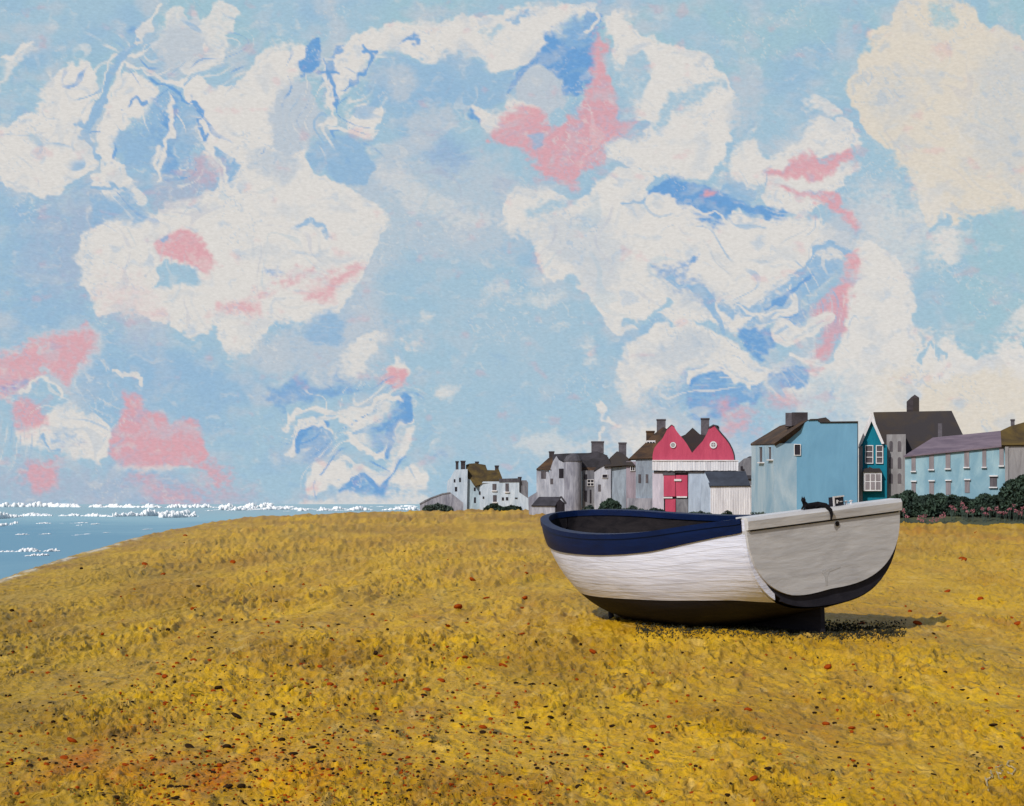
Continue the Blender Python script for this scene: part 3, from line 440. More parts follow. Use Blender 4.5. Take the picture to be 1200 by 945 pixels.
def paint_sky(X, Y):
    n = len(X); c = np.tile(lin(Lt), (n, 1))
    def mix(col, m, idx=slice(None)):
        c[idx] = c[idx]*(1-m[:, None])+lin(col)*m[:, None]
    mix(Tl, sstep(250, 0, Y)*sstep(.2, -.3, perlin(X/150, Y/110, 3))*.8)
    mix(Mi, sstep(-.1, .6, fbm(X/110, Y/80, 5, 4))*.6); mix(Gy, sstep(.0, .5, fbm(X/70+4, Y/50, 8, 4))*.75)
    mix(Tl, sstep(1000, 1200, X)*.6)
    out = np.maximum(sstep(-30, -200, X), np.maximum(sstep(1230, 1400, X), sstep(-20, -160, Y)))
    mix(Wt, out*sstep(.0, .14, fbm(X/260, Y/170, 31, 5)))
    wx = perlin(X/46, Y/46, 61)*8+perlin(X/19, Y/19, 62)*5+perlin(X/8, Y/8, 63)*2.; wy = perlin(X/46+8, Y/46, 64)*8+perlin(X/19, Y/19+5, 65)*5+perlin(X/8, Y/8, 66)*2.
    wx = wx+4*perlin((X+wy*3)/24, (Y+wx*3)/24, 67); wy = wy+4*perlin((X+wy*3)/24+5, (Y+wx*3)/24, 68)
    dis = perlin(X/60, Y/60, 99)+.5*perlin(X/22, Y/22, 98)
    XW = X+wx; YW = Y+wy; hf = fbm(X/7, Y/5, 71, 3); mf = fbm(X/22, Y/16, 75, 3)
    for col, al, soft, pts in SKY:
        if col == Pk: soft = soft*1.9+.8; al = al*.93
        p = chaikin(pts); mg = soft*2+14
        idx = np.nonzero((XW > p[:, 0].min()-mg) & (XW < p[:, 0].max()+mg) & (YW > p[:, 1].min()-mg) & (YW < p[:, 1].max()+mg))[0]
        if not len(idx): continue
        x = XW[idx]; y = YW[idx]; ins = np.zeros(len(idx), bool); dist = np.full(len(idx), 1e9); q = np.roll(p, -1, 0)
        for a, b in zip(p, q):
            dist = np.minimum(dist, segdist(x, y, a, b))
            if a[1] != b[1]:
                ins ^= ((a[1] > y) != (b[1] > y)) & (x < (b[0]-a[0])*(y-a[1])/(b[1]-a[1])+a[0])
        sd = np.where(ins, dist, -dist)+hf[idx]*(1.2+soft*.35)+mf[idx]*soft*.6
        sf = soft*(1+(4.5 if soft <= 3 else 1)*np.clip(dis[idx]-.02, 0, 1)*1.6); sd = sd+hf[idx]*(sf-soft)*1.1
        m = np.clip((sd+sf)/(2*sf), 0, 1); m = m*m*(3-2*m)*al
        if soft <= 3 and col in (De, Mi, Pk, Gy):
            rim = np.exp(-((sd+3.2)/1.5)**2)*.5*sstep(-.1, .4, mf[idx])*(sf < soft*1.5); mix(Wt, rim, idx)
        if al < 1 or soft > 3: m = m*(.75+.5*np.clip(.5+hf[idx], 0, 1)).clip(0, 1)
        mix(col, np.clip(m, 0, 1), idx)
        if soft <= 2 and col in (Wt, Cr) and al == 1:      # blue-grey veins that settle inside the edge of a poured white
            vein = np.exp(-((sd-6)/1.6)**2)*.35*sstep(.1, .5, mf[idx]); mix(Mi, vein, idx)
    # marbled bands: iso-lines of a strongly folded field, only where the wet paint was swirled
    def swirl(gates, per, seed, cols, st):
        fx = X+38*perlin(X/90, Y/75, seed)+9*perlin(X/40, Y/36, seed+1); fy = Y+38*perlin(X/90+5, Y/75, seed+2)+9*perlin(X/40, Y/36+5, seed+3)
        q = perlin(fx/120, fy/95, seed+4)/per+.02*perlin(X/12, Y/10, seed+5); k = np.floor(q).astype(int) % len(cols); fr = np.abs(q-np.floor(q)-.5)
        gt = np.zeros(n)
        for gx_, gy_, rx, ry, a in gates: gt = np.maximum(gt, a*sstep(1.15, .6, np.hypot((X-gx_)/rx, (Y-gy_)/ry)+.35*mf))
        wv = .03+.17*np.clip(.5+1.2*perlin(X/34, Y/34, seed+7), 0, 1)
        for i, col in enumerate(cols): mix(col, sstep(wv+.04, wv-.02, fr)*(k == i)*gt*st*sstep(-.25, .15, perlin(X/45, Y/38, seed+9+i)))
    swirl([(160, 150, 110, 120, 1), (400, 120, 70, 80, .9), (240, 60, 60, 50, .8), (420, 510, 100, 80, 1)], .13, 300, [Wt, Mi, Wt, De], .85)
    swirl([(900, 330, 110, 120, .8), (820, 240, 90, 40, .6), (860, 460, 120, 40, .9), (50, 130, 60, 70, .5), (60, 500, 90, 70, .7)], .13, 320, [Wt, Mi, Gy], .8)
    swirl([(270, 310, 170, 110, .5), (680, 120, 100, 90, .35), (1100, 180, 110, 150, .35), (700, 300, 120, 80, .5), (540, 180, 90, 90, .6)], .17, 340, [Gy, Wt, Lt, Lv], .6)
    for col, wd, pts in LINES:
        p = chaikin(pts, 2, False); idx = np.nonzero((XW > p[:, 0].min()-9) & (XW < p[:, 0].max()+9) & (YW > p[:, 1].min()-9) & (YW < p[:, 1].max()+9))[0]
        if not len(idx): continue
        dist = np.full(len(idx), 1e9)
        for a, b in zip(p[:-1], p[1:]): dist = np.minimum(dist, segdist(XW[idx], YW[idx], a, b))
        mix(col, sstep(wd+1.2, wd-.6, dist+mf[idx]*1.5)*.95, idx)
    # mottling where wet colours ran together
    g = sstep(.1, .6, fbm(XW/40+9, YW/26, 81, 5))*.4; mix(Gy, g); mix(Wt, sstep(.3, .7, fbm(XW/24, YW/13, 85, 5))*.3); mix(Mi, sstep(.3, .7, fbm(XW/30+3, YW/16, 88, 5))*.32)
    mix(Pk, sstep(.4, .75, fbm(X/34+13, Y/24, 91, 4))*.25)
    v = np.abs(fbm((X+wx*4)/60, (Y+wy*4)/46, 120, 3)); gate = sstep(.05, .35, perlin(X/90, Y/80, 122))
    mix(Wt, np.exp(-(v/.022)**2)*gate*.45); v = np.abs(fbm((X+wx*4)/52+7, (Y+wy*4)/44, 125, 3)); gate = sstep(.1, .4, perlin(X/80+4, Y/70, 127)); mix(Mi, np.exp(-(v/.02)**2)*gate*.4)
    return c*(1+.05*fbm(X/6, Y/3.5, 95, 3))[:, None]
def skymat():
    m, n, p, N, L = newmat('sky_paint'); N.remove(p)
    at = N.new('ShaderNodeAttribute'); at.attribute_name = 'pigment'; e = N.new('ShaderNodeEmission')
    tc = N.new('ShaderNodeTexCoord'); mp = N.new('ShaderNodeMapping'); mp.inputs['Scale'].default_value = (.11, .11, .26); L.new(tc.outputs['Object'], mp.inputs[0])
    a = N.new('ShaderNodeTexNoise'); a.inputs['Scale'].default_value = 1; a.inputs['Detail'].default_value = 6; a.inputs['Roughness'].default_value = .7; L.new(mp.outputs[0], a.inputs['Vector'])
    r = N.new('ShaderNodeMapRange'); r.inputs[1].default_value = .3; r.inputs[2].default_value = .7; r.inputs[3].default_value = .92; r.inputs[4].default_value = 1.06; L.new(a.outputs[0], r.inputs[0])
    L.new(at.outputs['Color'], e.inputs[0]); L.new(r.outputs[0], e.inputs[1]); L.new(e.outputs[0], N['Material Output'].inputs[0])
    m.cycles.emission_sampling = 'NONE'; return m
gx = np.concatenate([np.linspace(-5200, -120, 60), np.arange(-60, 1262, 1.5), np.linspace(1320, 6400, 60)]); gy = np.concatenate([np.linspace(-1500, -60, 40), np.arange(-24, 603, 1.5), [610, 640, 700]])
GX, GY = np.meshgrid(gx, gy); R = 4000; ang = np.arctan((GX-CX)/F)
structure(grid_object('sky', R*np.sin(ang), R*np.cos(ang), H+(HY-GY)/F*R*np.maximum(np.cos(ang), .9), skymat(), paint_sky(GX.ravel(), GY.ravel())))

# ------------------------------------------------------------------ building helpers: plans read off the picture and stood up in metres
UP = Vector((0, 0, 1)); EYE = Vector((0, 0, H))
def ray(px, py): return Vector(((px-CX)/F, 1, -(py-HY)/F))
def P3(px, py, d): return EYE+ray(px, py)*d
class Plane:
    def __init__(s, o, n): s.o = Vector(o); s.n = Vector(n).normalized()
    def pt(s, px, py, off=0.):
        r = ray(px, py); t = (s.o-EYE).dot(s.n)/r.dot(s.n); return EYE+r*t+s.n*off
    def push(s, d): return Plane(s.o-s.n*d, s.n)
    def tilt(s, px, py, deg, off=.15):
        o = s.pt(px, py, off); a = math.radians(deg); h = Vector((s.n.x, s.n.y, 0)).normalized()
        return Plane(o, h*math.sin(a)+UP*math.cos(a))
def face_plane(pxc, d):
    r = Vector(((pxc-CX)/F, 1, 0)); return Plane(r*d, -r)
def wall_plane(px0, d0, px1, d1):
    a = Vector(((px0-CX)/F*d0, d0, 0)); b = Vector(((px1-CX)/F*d1, d1, 0)); t = b-a; n = Vector((t.y, -t.x, 0)); return Plane(a, n if n.y < 0 else -n)
def slab(pl, poly, o0, o1, mb=None):
    mb = mb or MB(); mb.prism([pl.pt(x, y)+pl.n*o0 for x, y in poly], [pl.pt(x, y)+pl.n*o1 for x, y in poly]); return mb
def rect(x0, y0, x1, y1): return [(x0, y0), (x1, y0), (x1, y1), (x0, y1)]
def wall(T, pl, poly, mat, depth=7, label=None, off=0): return slab(pl, poly, off, off-depth).build('wall', mat, T, label)
def window(T, pl, x0, y0, x1, y1, frame='trim', pane='pane', bars=(0, 0), sill=None, head=None, fw=.55, arch=False):
    """frame in relief, pane set in it, glazing bars; sizes in reference pixels at the wall's own distance"""
    mb = MB(); a, b = .02, .14
    if frame:
        for r in (rect(x0-fw, y0-fw, x1+fw, y0), rect(x0-fw, y1, x1+fw, y1+fw), rect(x0-fw, y0, x0, y1), rect(x1, y0, x1+fw, y1)): slab(pl, r, b, a, mb)
        for i in range(bars[0]):
            c = x0+(x1-x0)*(i+1)/(bars[0]+1); slab(pl, rect(c-.3, y0, c+.3, y1), b-.02, a, mb)
        for i in range(bars[1]):
            c = y0+(y1-y0)*(i+1)/(bars[1]+1); slab(pl, rect(x0, c-.45, x1, c+.45), b-.01, a, mb)
        w_ = mb.build('window', M[frame], T)
        slab(pl, rect(x0, y0, x1, y1), .06, .03).build('pane', M[pane], w_)
    else:
        xm = (x0+x1)/2; q = (y1-y0)*.12
        w_ = slab(pl, [(x0, y0+q), (xm-(x1-x0)*.25, y0), (xm+(x1-x0)*.25, y0), (x1, y0+q), (x1, y1), (x0, y1)] if arch else rect(x0, y0, x1, y1), .05, .01).build('window', M[pane], T)
    if sill: slab(pl, rect(x0-.8, y1+.1, x1+.8, y1+1.5), .22, .0).build('sill', M[sill], w_)
    if head: slab(pl, rect(x0-.6, y0-1.6, x1+1.2, y0-.1), .2, .0).build('lintel', M[head], w_)
    return w_
def roof(T, pl, poly, yev, mat, deg=40, back=True, label=None, name='roof', off=.25, exact=False):
    tp = pl.tilt(sum(p[0] for p in poly)/len(poly), yev, deg, off); f = [tp.pt(*p) for p in poly]; h = Vector((pl.n.x, pl.n.y, 0)).normalized(); mb = MB()
    if exact: mb.prism(f, [p-h*.5-UP*.15 for p in f])
    else:
        zt = max(p.z for p in f); ref = max((tp.o-p).dot(h) for p in f); pts = list(f)
        for p in f:
            dd = 2*(ref-(tp.o-p).dot(h)); pts.append(p-h*max(dd, .3))
        mb.hull(pts)
    return mb.build(name, mat, T, label)
def chimney(T, x0, y0, x1, y1, d, mat='brick', depth=1.0, pots=0, parent=None, cap=True):
    pl = face_plane((x0+x1)/2, d); mb = slab(pl, rect(x0, y0, x1, y1), 0, -depth)
    if cap: slab(pl, rect(x0-.45, y0, x1+.45, y0+1.6), .08, -depth-.08, mb)
    c = mb.build('chimney', M[mat], parent or T)
    for i in range(pots):
        x = x0+(x1-x0)*(i+.5)/pots; p = MB(); q = pl.pt(x, y0+.3, -depth/2); p.tube([q, q+UP*.35], [.16, .12], 8); p.build('chimney_pot', M['brickl'], c)
    return c
def at(px, d, z=None):
    x = (px-CX)/F*d; return (x, d, float(base_z(np.array([x]), np.array([d]))[0]) if z is None else z)

# A white cottage at the far left
d = 270; T = thing('cottage', 'white cottage with mossy brown roof standing alone at the far end of the row', 'house', at(565, d)); pl = face_plane(565, d)
wall(T, pl, [(525, 604), (523.6, 570), (524.5, 563.5), (528, 560), (532, 552.5), (534, 550.5), (548, 550), (547, 604)], M['white'], 6, 'tall white gabled wall')
wall(T, pl.push(.6), [(545.5, 604), (545.5, 560), (553, 563), (557, 570), (561, 568), (566, 565), (566, 604)], M['pale'], 5, 'pale blue recessed wall')
wall(T, pl, [(562, 604), (562, 570), (566, 564.5), (608.5, 564.5), (608.5, 604)], M['white'], 5.5, 'long white wall')
wall(T, pl.push(.5), [(609, 604), (609, 563), (617, 563), (619, 566), (618.6, 604)], M['stone'], 5, 'dark grey end wall')
rf = roof(T, pl.push(.3), [(546, 545), (550, 543.5), (557, 543), (569, 545), (571, 551), (580, 551.2), (584, 549), (588.5, 560), (586, 565.5), (566, 567), (557, 570), (552, 563), (546, 558)], 566, M['moss'], 45, exact=True, label='mossy brown pitched roof')
slab(pl.push(-.1), [(585, 561.2), (609, 560.6), (609.5, 565), (585, 565.4)], 0, -5.6).build('parapet', M['lead'], T)
chimney(T, 534, 540.5, 537.3, 551, d+2); chimney(T, 540, 540, 545.3, 551, d+2); chimney(T, 557, 541, 561, 546, d+4, parent=rf); chimney(T, 580, 545.6, 584.4, 553, d+2.5, parent=rf); chimney(T, 607.2, 559, 611, 563.5, d+2)
for x0, y0, x1, y1 in ((531.7, 561.8, 533.6, 565.5), (538, 560, 540, 565), (533, 570.8, 535.6, 576)): window(T, pl, x0, y0, x1, y1, None, 'dpane')
for x0, y0, x1, y1 in ((577, 567.2, 581.6, 574.6), (592.2, 566.6, 596.2, 576.2), (577.6, 580.4, 582, 588.2)): window(T, pl, x0, y0, x1, y1, None, 'pane', sill='trim')
for x0, y0, x1, y1 in ((588, 583, 590.4, 586.6), (592.8, 582.8, 595.4, 586.4), (603.4, 583.2, 606.4, 584.8), (565.6, 582, 567.4, 584.6), (561, 576, 563, 580)): window(T, pl.push(-.02), x0, y0, x1, y1, None, 'dpane')
for x0, y0, x1, y1 in ((555.2, 571.5, 557.4, 575.5), (555.4, 583, 557.6, 589.5)): window(T, pl.push(.6), x0, y0, x1, y1, None, 'dpane')
T = thing('garden_wall', 'low grey garden wall sloping down left of the white cottage', 'wall', at(515, 266)); pw = face_plane(515, 266)
slab(pw, [(492, 604), (492, 590), (497, 586.5), (505, 583), (518, 578.5), (527.5, 577), (535, 583), (543, 589.5), (543, 604)], 0, -.8).build('wall', M['greyw'], T)
slab(pw, [(491.6, 590), (505, 583), (518, 578.3), (527.5, 576.8), (527.5, 578.2), (518, 579.8), (505, 584.6), (492, 591.5)], .1, -.9).build('coping', M['stone'], T)
T = thing('end_wall', 'small white stepped wall joining the cottage to the dark roofed shed', 'wall', at(615, 262)); slab(face_plane(615, 262), [(608.5, 604), (608.5, 577), (612, 579.5), (620, 585), (623, 590), (623, 606)], 0, -.6).build('wall', M['white'], T)
# B shed
d = 217; T = thing('shed', 'low stone shed with dark grey roof and black gable end beside the tower house', 'shed', at(642, d)); pl = face_plane(642, d)
wall(T, pl, rect(623.4, 591, 650.5, 608), M['greyl'], 2.6, 'pale front wall')
slab(pl.push(.05), [(650.6, 608), (650.6, 591), (656, 585), (661.8, 590), (661.8, 608)], 0, -2.4).build('end_wall', M['dpane'], T, 'black gable end')
roof(T, pl, [(622.6, 592.6), (631.5, 582.4), (657.6, 582.4), (650.6, 592.8)], 592.6, M['slate'], 42, exact=True)
slab(pl.push(-.05), [(656.4, 581.8), (658.6, 581.8), (664.4, 590), (662.6, 591.4)], 0, -2.6).build('roof_edge', M['slate'], T)
wall(T, pl.push(1), [(620, 606), (619, 583), (629.8, 576.4), (630, 606)], M['greyw'], 1.4, 'grey lean-to gable')
# C tower house
d = 224; T = thing('tower_house', 'tall grey stone house with round capped turret at the left end of the terrace', 'house', at(663, d)); pl = face_plane(663, d)
wall(T, pl, [(628.7, 606), (628.7, 549), (643, 549), (643, 606)], M['greyl'], 6, 'light grey left wall')
wall(T, pl.push(-.3), [(643, 606), (643, 556), (648, 541), (652, 534.5), (655, 539.5), (662, 543), (664, 606)], M['greyl'], 6, 'pale shaped gable')
roof(T, pl, [(628.2, 550), (642.6, 537), (650, 535), (646, 551)], 550, M['brown'], 42, label='brown tiled slope')
slab(pl.push(1), [(646, 552), (648, 532.5), (664, 531.5), (690, 531), (700, 529), (712, 534), (712, 542), (690, 552)], 0, -5).build('roof', M['slate'], T, 'dark ridge roof')
roof(T, pl.push(.8), [(682, 554), (682, 536), (690, 533), (704, 531), (700, 545), (697.5, 553)], 553, M['brown'], 52, exact=True, label='brown tiled roof by the turret')
wall(T, pl.push(.2), rect(682.4, 551.5, 697, 606), M['stone'], 6, 'dark recessed wall')
chimney(T, 643.4, 529, 649.4, 541, d+2, 'brick', .9); chimney(T, 693, 517.2, 707.6, 531.5, d+3, 'brickl', 1.4)
tb = P3(671.6, 604, d-1); tz = P3(671.6, 541, d-1).z; rr = 10.4/F*d; mb = MB(); mb.tube([Vector((tb.x, tb.y+rr*.6, 0)), Vector((tb.x, tb.y+rr*.6, tz))], rr, 24); tw = mb.build('turret', M['greyw'], T, 'round grey turret', smooth=False)
mb = MB(); mb.tube([Vector((tb.x, tb.y+rr*.6, tz)), Vector((tb.x, tb.y+rr*.6, tz+.12)), Vector((tb.x, tb.y+rr*.6, tz+.75)), Vector((tb.x, tb.y+rr*.6, tz+1.05))], [rr*1.07, rr*1.07, rr*.72, rr*.2], 24); mb.build('turret_cap', M['lead'], tw)
tp = face_plane(671.6, d-1+rr*.6-rr*1.0)
for x0, y0, x1, y1 in ((665.9, 546.6, 667.2, 549.6), (670.6, 547, 672.4, 552.4), (675.2, 548, 676.8, 551.6), (665.2, 564, 667, 568), (671, 561.5, 673.2, 573.5), (669.6, 582, 672, 588.5)): window(T, tp.push(.12 if 668 < x0 < 674 else .55), x0, y0, x1, y1, None, 'dpane', arch=True)
window(T, pl, 634, 552.5, 639.6, 561, None, 'pane'); window(T, pl.push(-.3), 655, 549.4, 660.4, 560.4, None, 'dpane'); window(T, pl.push(-.3), 644.8, 561, 648, 567.5, None, 'pane')
window(T, pl.push(.2), 688.6, 562.6, 695.6, 569.4, 'trim', 'dpane', (1, 1)); window(T, pl.push(.2), 685, 575, 687.6, 588, None, 'dpane'); window(T, pl.push(.2), 691, 574, 693, 590, None, 'dpane'); window(T, pl.push(.2), 684.6, 556, 688, 562, None, 'dpane')
# D grey gabled house
d = 208; T = thing('gabled_house', 'narrow grey gabled house with dark roof and one chimney between turret and brown roof', 'house', at(722, d)); pl = face_plane(722, d)
wall(T, pl, [(696.6, 607), (696.6, 553), (704, 547.5), (712, 543.5), (716, 544.5), (716, 607)], M['greyl'], 6, 'light grey gable wall')
wall(T, pl.push(.25), rect(715.6, 543.5, 734, 607), M['greyb'], 6, 'blue grey wall'); wall(T, pl.push(.15), rect(733.8, 541, 746.5, 607), M['mauve'], 6, 'mauve grey wall')
roof(T, pl, [(708, 547.5), (714.5, 537), (723, 529), (729.5, 531), (737.5, 538), (745, 546), (733, 545.5)], 546, M['black'], 50, exact=True, label='black pitched roof')
slab(pl.push(-.12), [(695.6, 552.6), (703, 541), (712.5, 535.5), (716.5, 544.5), (712, 543.8), (704, 547.4)], 0, -5).build('roof', M['slate'], T, 'slate slope over the gable')
chimney(T, 725, 518.6, 734, 535, d+2, 'brickl', 1.2)
window(T, pl, 706, 556.4, 711.6, 560.2, 'trim', 'dpane', (0, 0), fw=.4); window(T, pl.push(.15), 739.2, 546.8, 743.6, 551.6, 'trim', 'dpane', (1, 0), fw=.7); window(T, pl, 701, 568, 704, 576, None, 'pane')
# E brown roofed house
d = 190; T = thing('brown_roofed_house', 'blue grey house with steep brown roof and white dormer left of the pink boathouse', 'house', at(757, d)); pl = face_plane(757, d)
wall(T, pl, rect(745, 536.8, 765.2, 609), M['greyb'], 6)
wall(T, pl.push(-.3), rect(735, 584, 765, 609), M['greyw'], .4, 'low grey yard wall')
rf = roof(T, pl, [(736.5, 538), (756, 519.5), (763, 511.5), (777, 500.5), (782, 503), (776, 516), (766, 527), (765.6, 537.4)], 537.5, M['brown'], 50, exact=True)
chimney(T, 757.2, 505, 767, 519, d+4, 'brown', 1.2); chimney(T, 769.6, 491.2, 780, 508, d+5, 'brickl', 1.3)
pd = face_plane(762, d+1.2); mb = slab(pd, rect(757.4, 516.4, 768, 527.5), 0, -1.6); dm = mb.build('dormer', M['trim'], T)
for i in range(3): slab(pd, rect(758.4+i*3.2, 518, 760.6+i*3.2, 523), .05, .01).build('pane', M['dpane'], dm)
window(T, pl, 748, 556, 751, 566, None, 'pane'); window(T, pl, 756.5, 556, 759.5, 566, None, 'pane')
# F pink boathouse
d = 175; T = thing('pink_boathouse', 'white boathouse with two rose pink curved gables and tall pink doors', 'building', at(810, d)); pl = face_plane(810, d)
g1 = [(764.6, 540), (764.8, 533), (766.5, 525.5), (771, 519.5), (776, 514.5), (779.5, 508), (782, 503), (787, 498.2), (790, 500.5), (793, 505.5), (797, 510.5), (801, 515), (806, 522), (811, 531)]
g2 = [(811, 531), (817, 524), (823.5, 517), (828, 509), (831, 502), (836.8, 498.8), (841, 504), (845.5, 509.5), (850, 514.5), (854, 520), (857.5, 526.8), (859.6, 533), (860.3, 540)]
w1 = wall(T, pl, g1+[(811, 540)], M['pink'], 8, 'rose pink gable'); w2 = wall(T, pl, [(811.02, 540)]+g2, M['pink'], 8, 'rose pink gable')
def band(poly, o0, o1, wd):
    mb = MB(); c = Vector((sum(p[0] for p in poly)/len(poly), sum(p[1] for p in poly)/len(poly)))
    for (a, b) in zip(poly[:-1], poly[1:]):
        t = (Vector(b)-Vector(a)).normalized(); n_ = Vector((t.y, -t.x)); slab(pl, [a, b, tuple(Vector(b)+n_*wd), tuple(Vector(a)+n_*wd)], o0, o1, mb)
    return mb
band(g2[4:], .1, -8, 1.5).build('roof', M['slate'], T, 'dark roof edge of the right gable'); band(g1[6:9]+[(790, 500.4)], .05, -8, .6).build('roof', M['slate'], T, 'dark roof edge of the left gable'); band([(836, 498.6), (842, 500), (842, 505)], .0, -8, 1.).build('roof', M['slate'], T, 'dark ridge of the right gable')
pm = pl.push(2); mb = slab(pm, [(797, 512), (803, 509.5), (811.6, 501.4), (820, 509), (829, 511), (824, 520), (811, 534), (803, 522)], 0, -5); mb.build('valley_roof', M['black'], T)
chimney(T, 821.4, 490, 831.2, 512, d+3, 'brickl', 1.3)
for cx, cy, r0 in ((788.7, 521.8, 3.5), (835.9, 521.6, 4.2)):
    c = pl.pt(cx, cy, .12); mb = MB(); R1 = r0/F*d; u = Vector((-pl.n.y, pl.n.x, 0)).normalized(); rws = []
    for k in range(24):
        a = 2*math.pi*k/24; e = u*math.cos(a)+UP*math.sin(a); rws.append([c+e*R1-pl.n*.11, c+e*R1, c+e*R1*.62, c+e*R1*.62-pl.n*.11])
    mb.grid(rws+[rws[0]]); w_ = mb.build('round_window', M['trim'], T); mb = MB(); mb.prism([c+(u*math.cos(q)+UP*math.sin(q))*R1*.62-pl.n*.05 for q in [2*math.pi*k/20 for k in range(20)]], [c+(u*math.cos(q)+UP*math.sin(q))*R1*.62-pl.n*.09 for q in [2*math.pi*k/20 for k in range(20)]]); mb.build('pane', M['dpane'] if cx < 800 else M['lpane'], w_)
    mb = MB(); slab(pl, rect(cx-.35, cy-r0*.6, cx+.35, cy+r0*.6), .13, .08, mb); slab(pl, rect(cx-r0*.6, cy-.35, cx+r0*.6, cy+.35), .12, .08, mb); mb.build('glazing_bar', M['trim'], w_)
mb = MB()
for i in range(34):
    x = 764.4+i*2.97; h0 = random.uniform(0, .35); slab(pl, rect(x, 540.2, x+2.7, 551.8+random.uniform(-.4, .4)), .32+h0*.12, -.6, mb)
mb.build('clapboard_band', M['clap'], T)
slab(pl, rect(764.4, 539.4, 865.4, 540.6), .42, -.5).build('sill', M['trim'], T); slab(pl, rect(766, 551.8, 865, 554), .15, -.5).build('beam', M['lead'], T)
wall(T, pl, rect(764.6, 554, 778, 611), M['lav'], 8, 'lavender white wall'); wall(T, pl, rect(806.6, 554, 836, 611), M['bluew'], 8, 'pale blue wall'); wall(T, pl.push(.15), rect(836, 554, 864, 611), M['clap'], 7, 'white wall')
wall(T, pl.push(.2), rect(777, 554, 807, 611), M['lead'], 7, 'dark doorway surround')
dr = slab(pl, rect(777.8, 557, 791.4, 582), .08, -.1).build('door', M['pink'], T); slab(pl, rect(792, 557, 805.6, 582), .05, -.1).build('door', M['pink'], T); slab(pl, rect(779.6, 585, 791.6, 611), .08, -.1).build('door', M['pink'], T, 'lower pink door'); slab(pl, rect(792.4, 585, 806, 611), .04, -.1).build('door', M['stone'], T, 'lower grey door')
slab(pl, rect(777.6, 582.6, 788, 584.2), .2, .0).build('ledge', M['trim'], T); slab(pl, rect(793, 581.8, 805, 583.6), .2, .0).build('ledge', M['trim'], T); slab(pl, rect(790, 561.6, 798.4, 564), .18, .06).build('name_board', M['trim'], T)
slab(pl, rect(777, 554.2, 791, 557.2), .12, -.1).build('lintel', M['lead'], T)
# H distant dark roofed house behind boathouse
d = 205; T = thing('far_house', 'small dark roofed grey house glimpsed between the pink boathouse and the blue house', 'house', at(875, d)); pl = face_plane(876, d)
wall(T, pl, [(865, 607), (865.4, 543), (872, 537.5), (884, 535.5), (896, 545), (896, 607)], M['stone'], 6); roof(T, pl.push(-.1), [(864, 548), (868, 541), (878, 535), (888, 535), (892, 560), (872, 562)], 562, M['slate'], 55, exact=True)
window(T, pl.push(-.4), 867.8, 546.5, 870.6, 552, None, 'dpane')
# G white boathouse
d = 166; T = thing('boat_shed', 'low white corrugated shed with blue black slate roof in front of the pink gables', 'shed', at(855, d)); pl = face_plane(853, d)
wall(T, pl, rect(832.6, 568.6, 880.4, 612), M['clap'], 4.5, 'corrugated white front'); wall(T, pl.push(.1), [(821.6, 612), (821.6, 566), (826, 554), (832.6, 568), (832.6, 612)], M['bluew'], 4, 'pale gable end')
roof(T, pl, [(825.6, 552.8), (873.6, 552.4), (879.4, 569.2), (831.4, 569.6)], 569.4, M['bslate'], 42, exact=True)
mb = MB()
for i in range(24): slab(pl, rect(833.2+i*1.96, 570, 834.1+i*1.96, 612), .05, -.05, mb)
mb.build('corrugation', M['clap'], T)
# I big blue house
d = 150; T = thing('blue_house', 'big sea blue house with long brown roof, wide chimney and one small window', 'house', at(945, d)); pl = face_plane(955, d)
wall(T, pl, [(907.6, 614), (907.6, 519.4), (923.5, 509.6), (935, 501), (947.5, 492.8), (958, 492.6), (961, 496), (1005, 495.6), (1005, 614)], M['blue'], 9, 'sea blue gable wall')
pf = wall_plane(880.4, 157, 907.7, 149.95)
wall(T, pf, rect(880.6, 519.8, 907.6, 614), M['bluel'], 6, 'pale faded front wall')
f = [P3(879.4, 521.4, 157), P3(880, 519.6, 157.2), P3(913.8, 499.2, 160), P3(920, 497.6, 160), P3(947.5, 492, 150.4), P3(935, 500.4, 149.6), P3(922, 509.6, 149.6), P3(907.4, 520.2, 149.6)]
mb = MB(); mb.prism(f, [p+Vector((.6, 1.2, -.5)) for p in f]); rf = mb.build('roof', M['brown'], T, 'brown sloping roof')
mb = slab(pl, [(947, 492.6), (958.4, 492.2), (961, 495.4), (1005.4, 495), (1005.4, 493.8), (973.4, 494.2), (970, 491), (958, 491), (950, 491.2)], .15, -9); slab(pl, rect(1004.8, 494, 1005.6, 612), .12, .0, mb); mb.build('roof_edge', M['black'], T)
slab(pl, [(958.6, 495), (959, 490.6), (968, 489.2), (973, 495.2)], .0, -1.5).build('vent_stack', M['black'], T)
wc = face_plane(933, d+3); slab(wc, rect(927.8, 483.4, 946.6, 499), 0, -1.6).build('chimney', M['brick'], T); slab(wc, rect(920.4, 483.8, 928, 499.5), -.15, -1.8).build('chimney', M['brickl'], T, 'lighter grey side of the wide chimney')
window(T, pl, 931.2, 521.4, 937.8, 533.4, 'trim', 'dpane', (0, 0), fw=.7)
for x0, y0, x1, y1 in ((891, 524.2, 895, 541.6), (902, 524.2, 905.4, 538.4)): window(T, pf, x0, y0, x1, y1, 'bluel', 'pane', sill='trim', fw=.5)
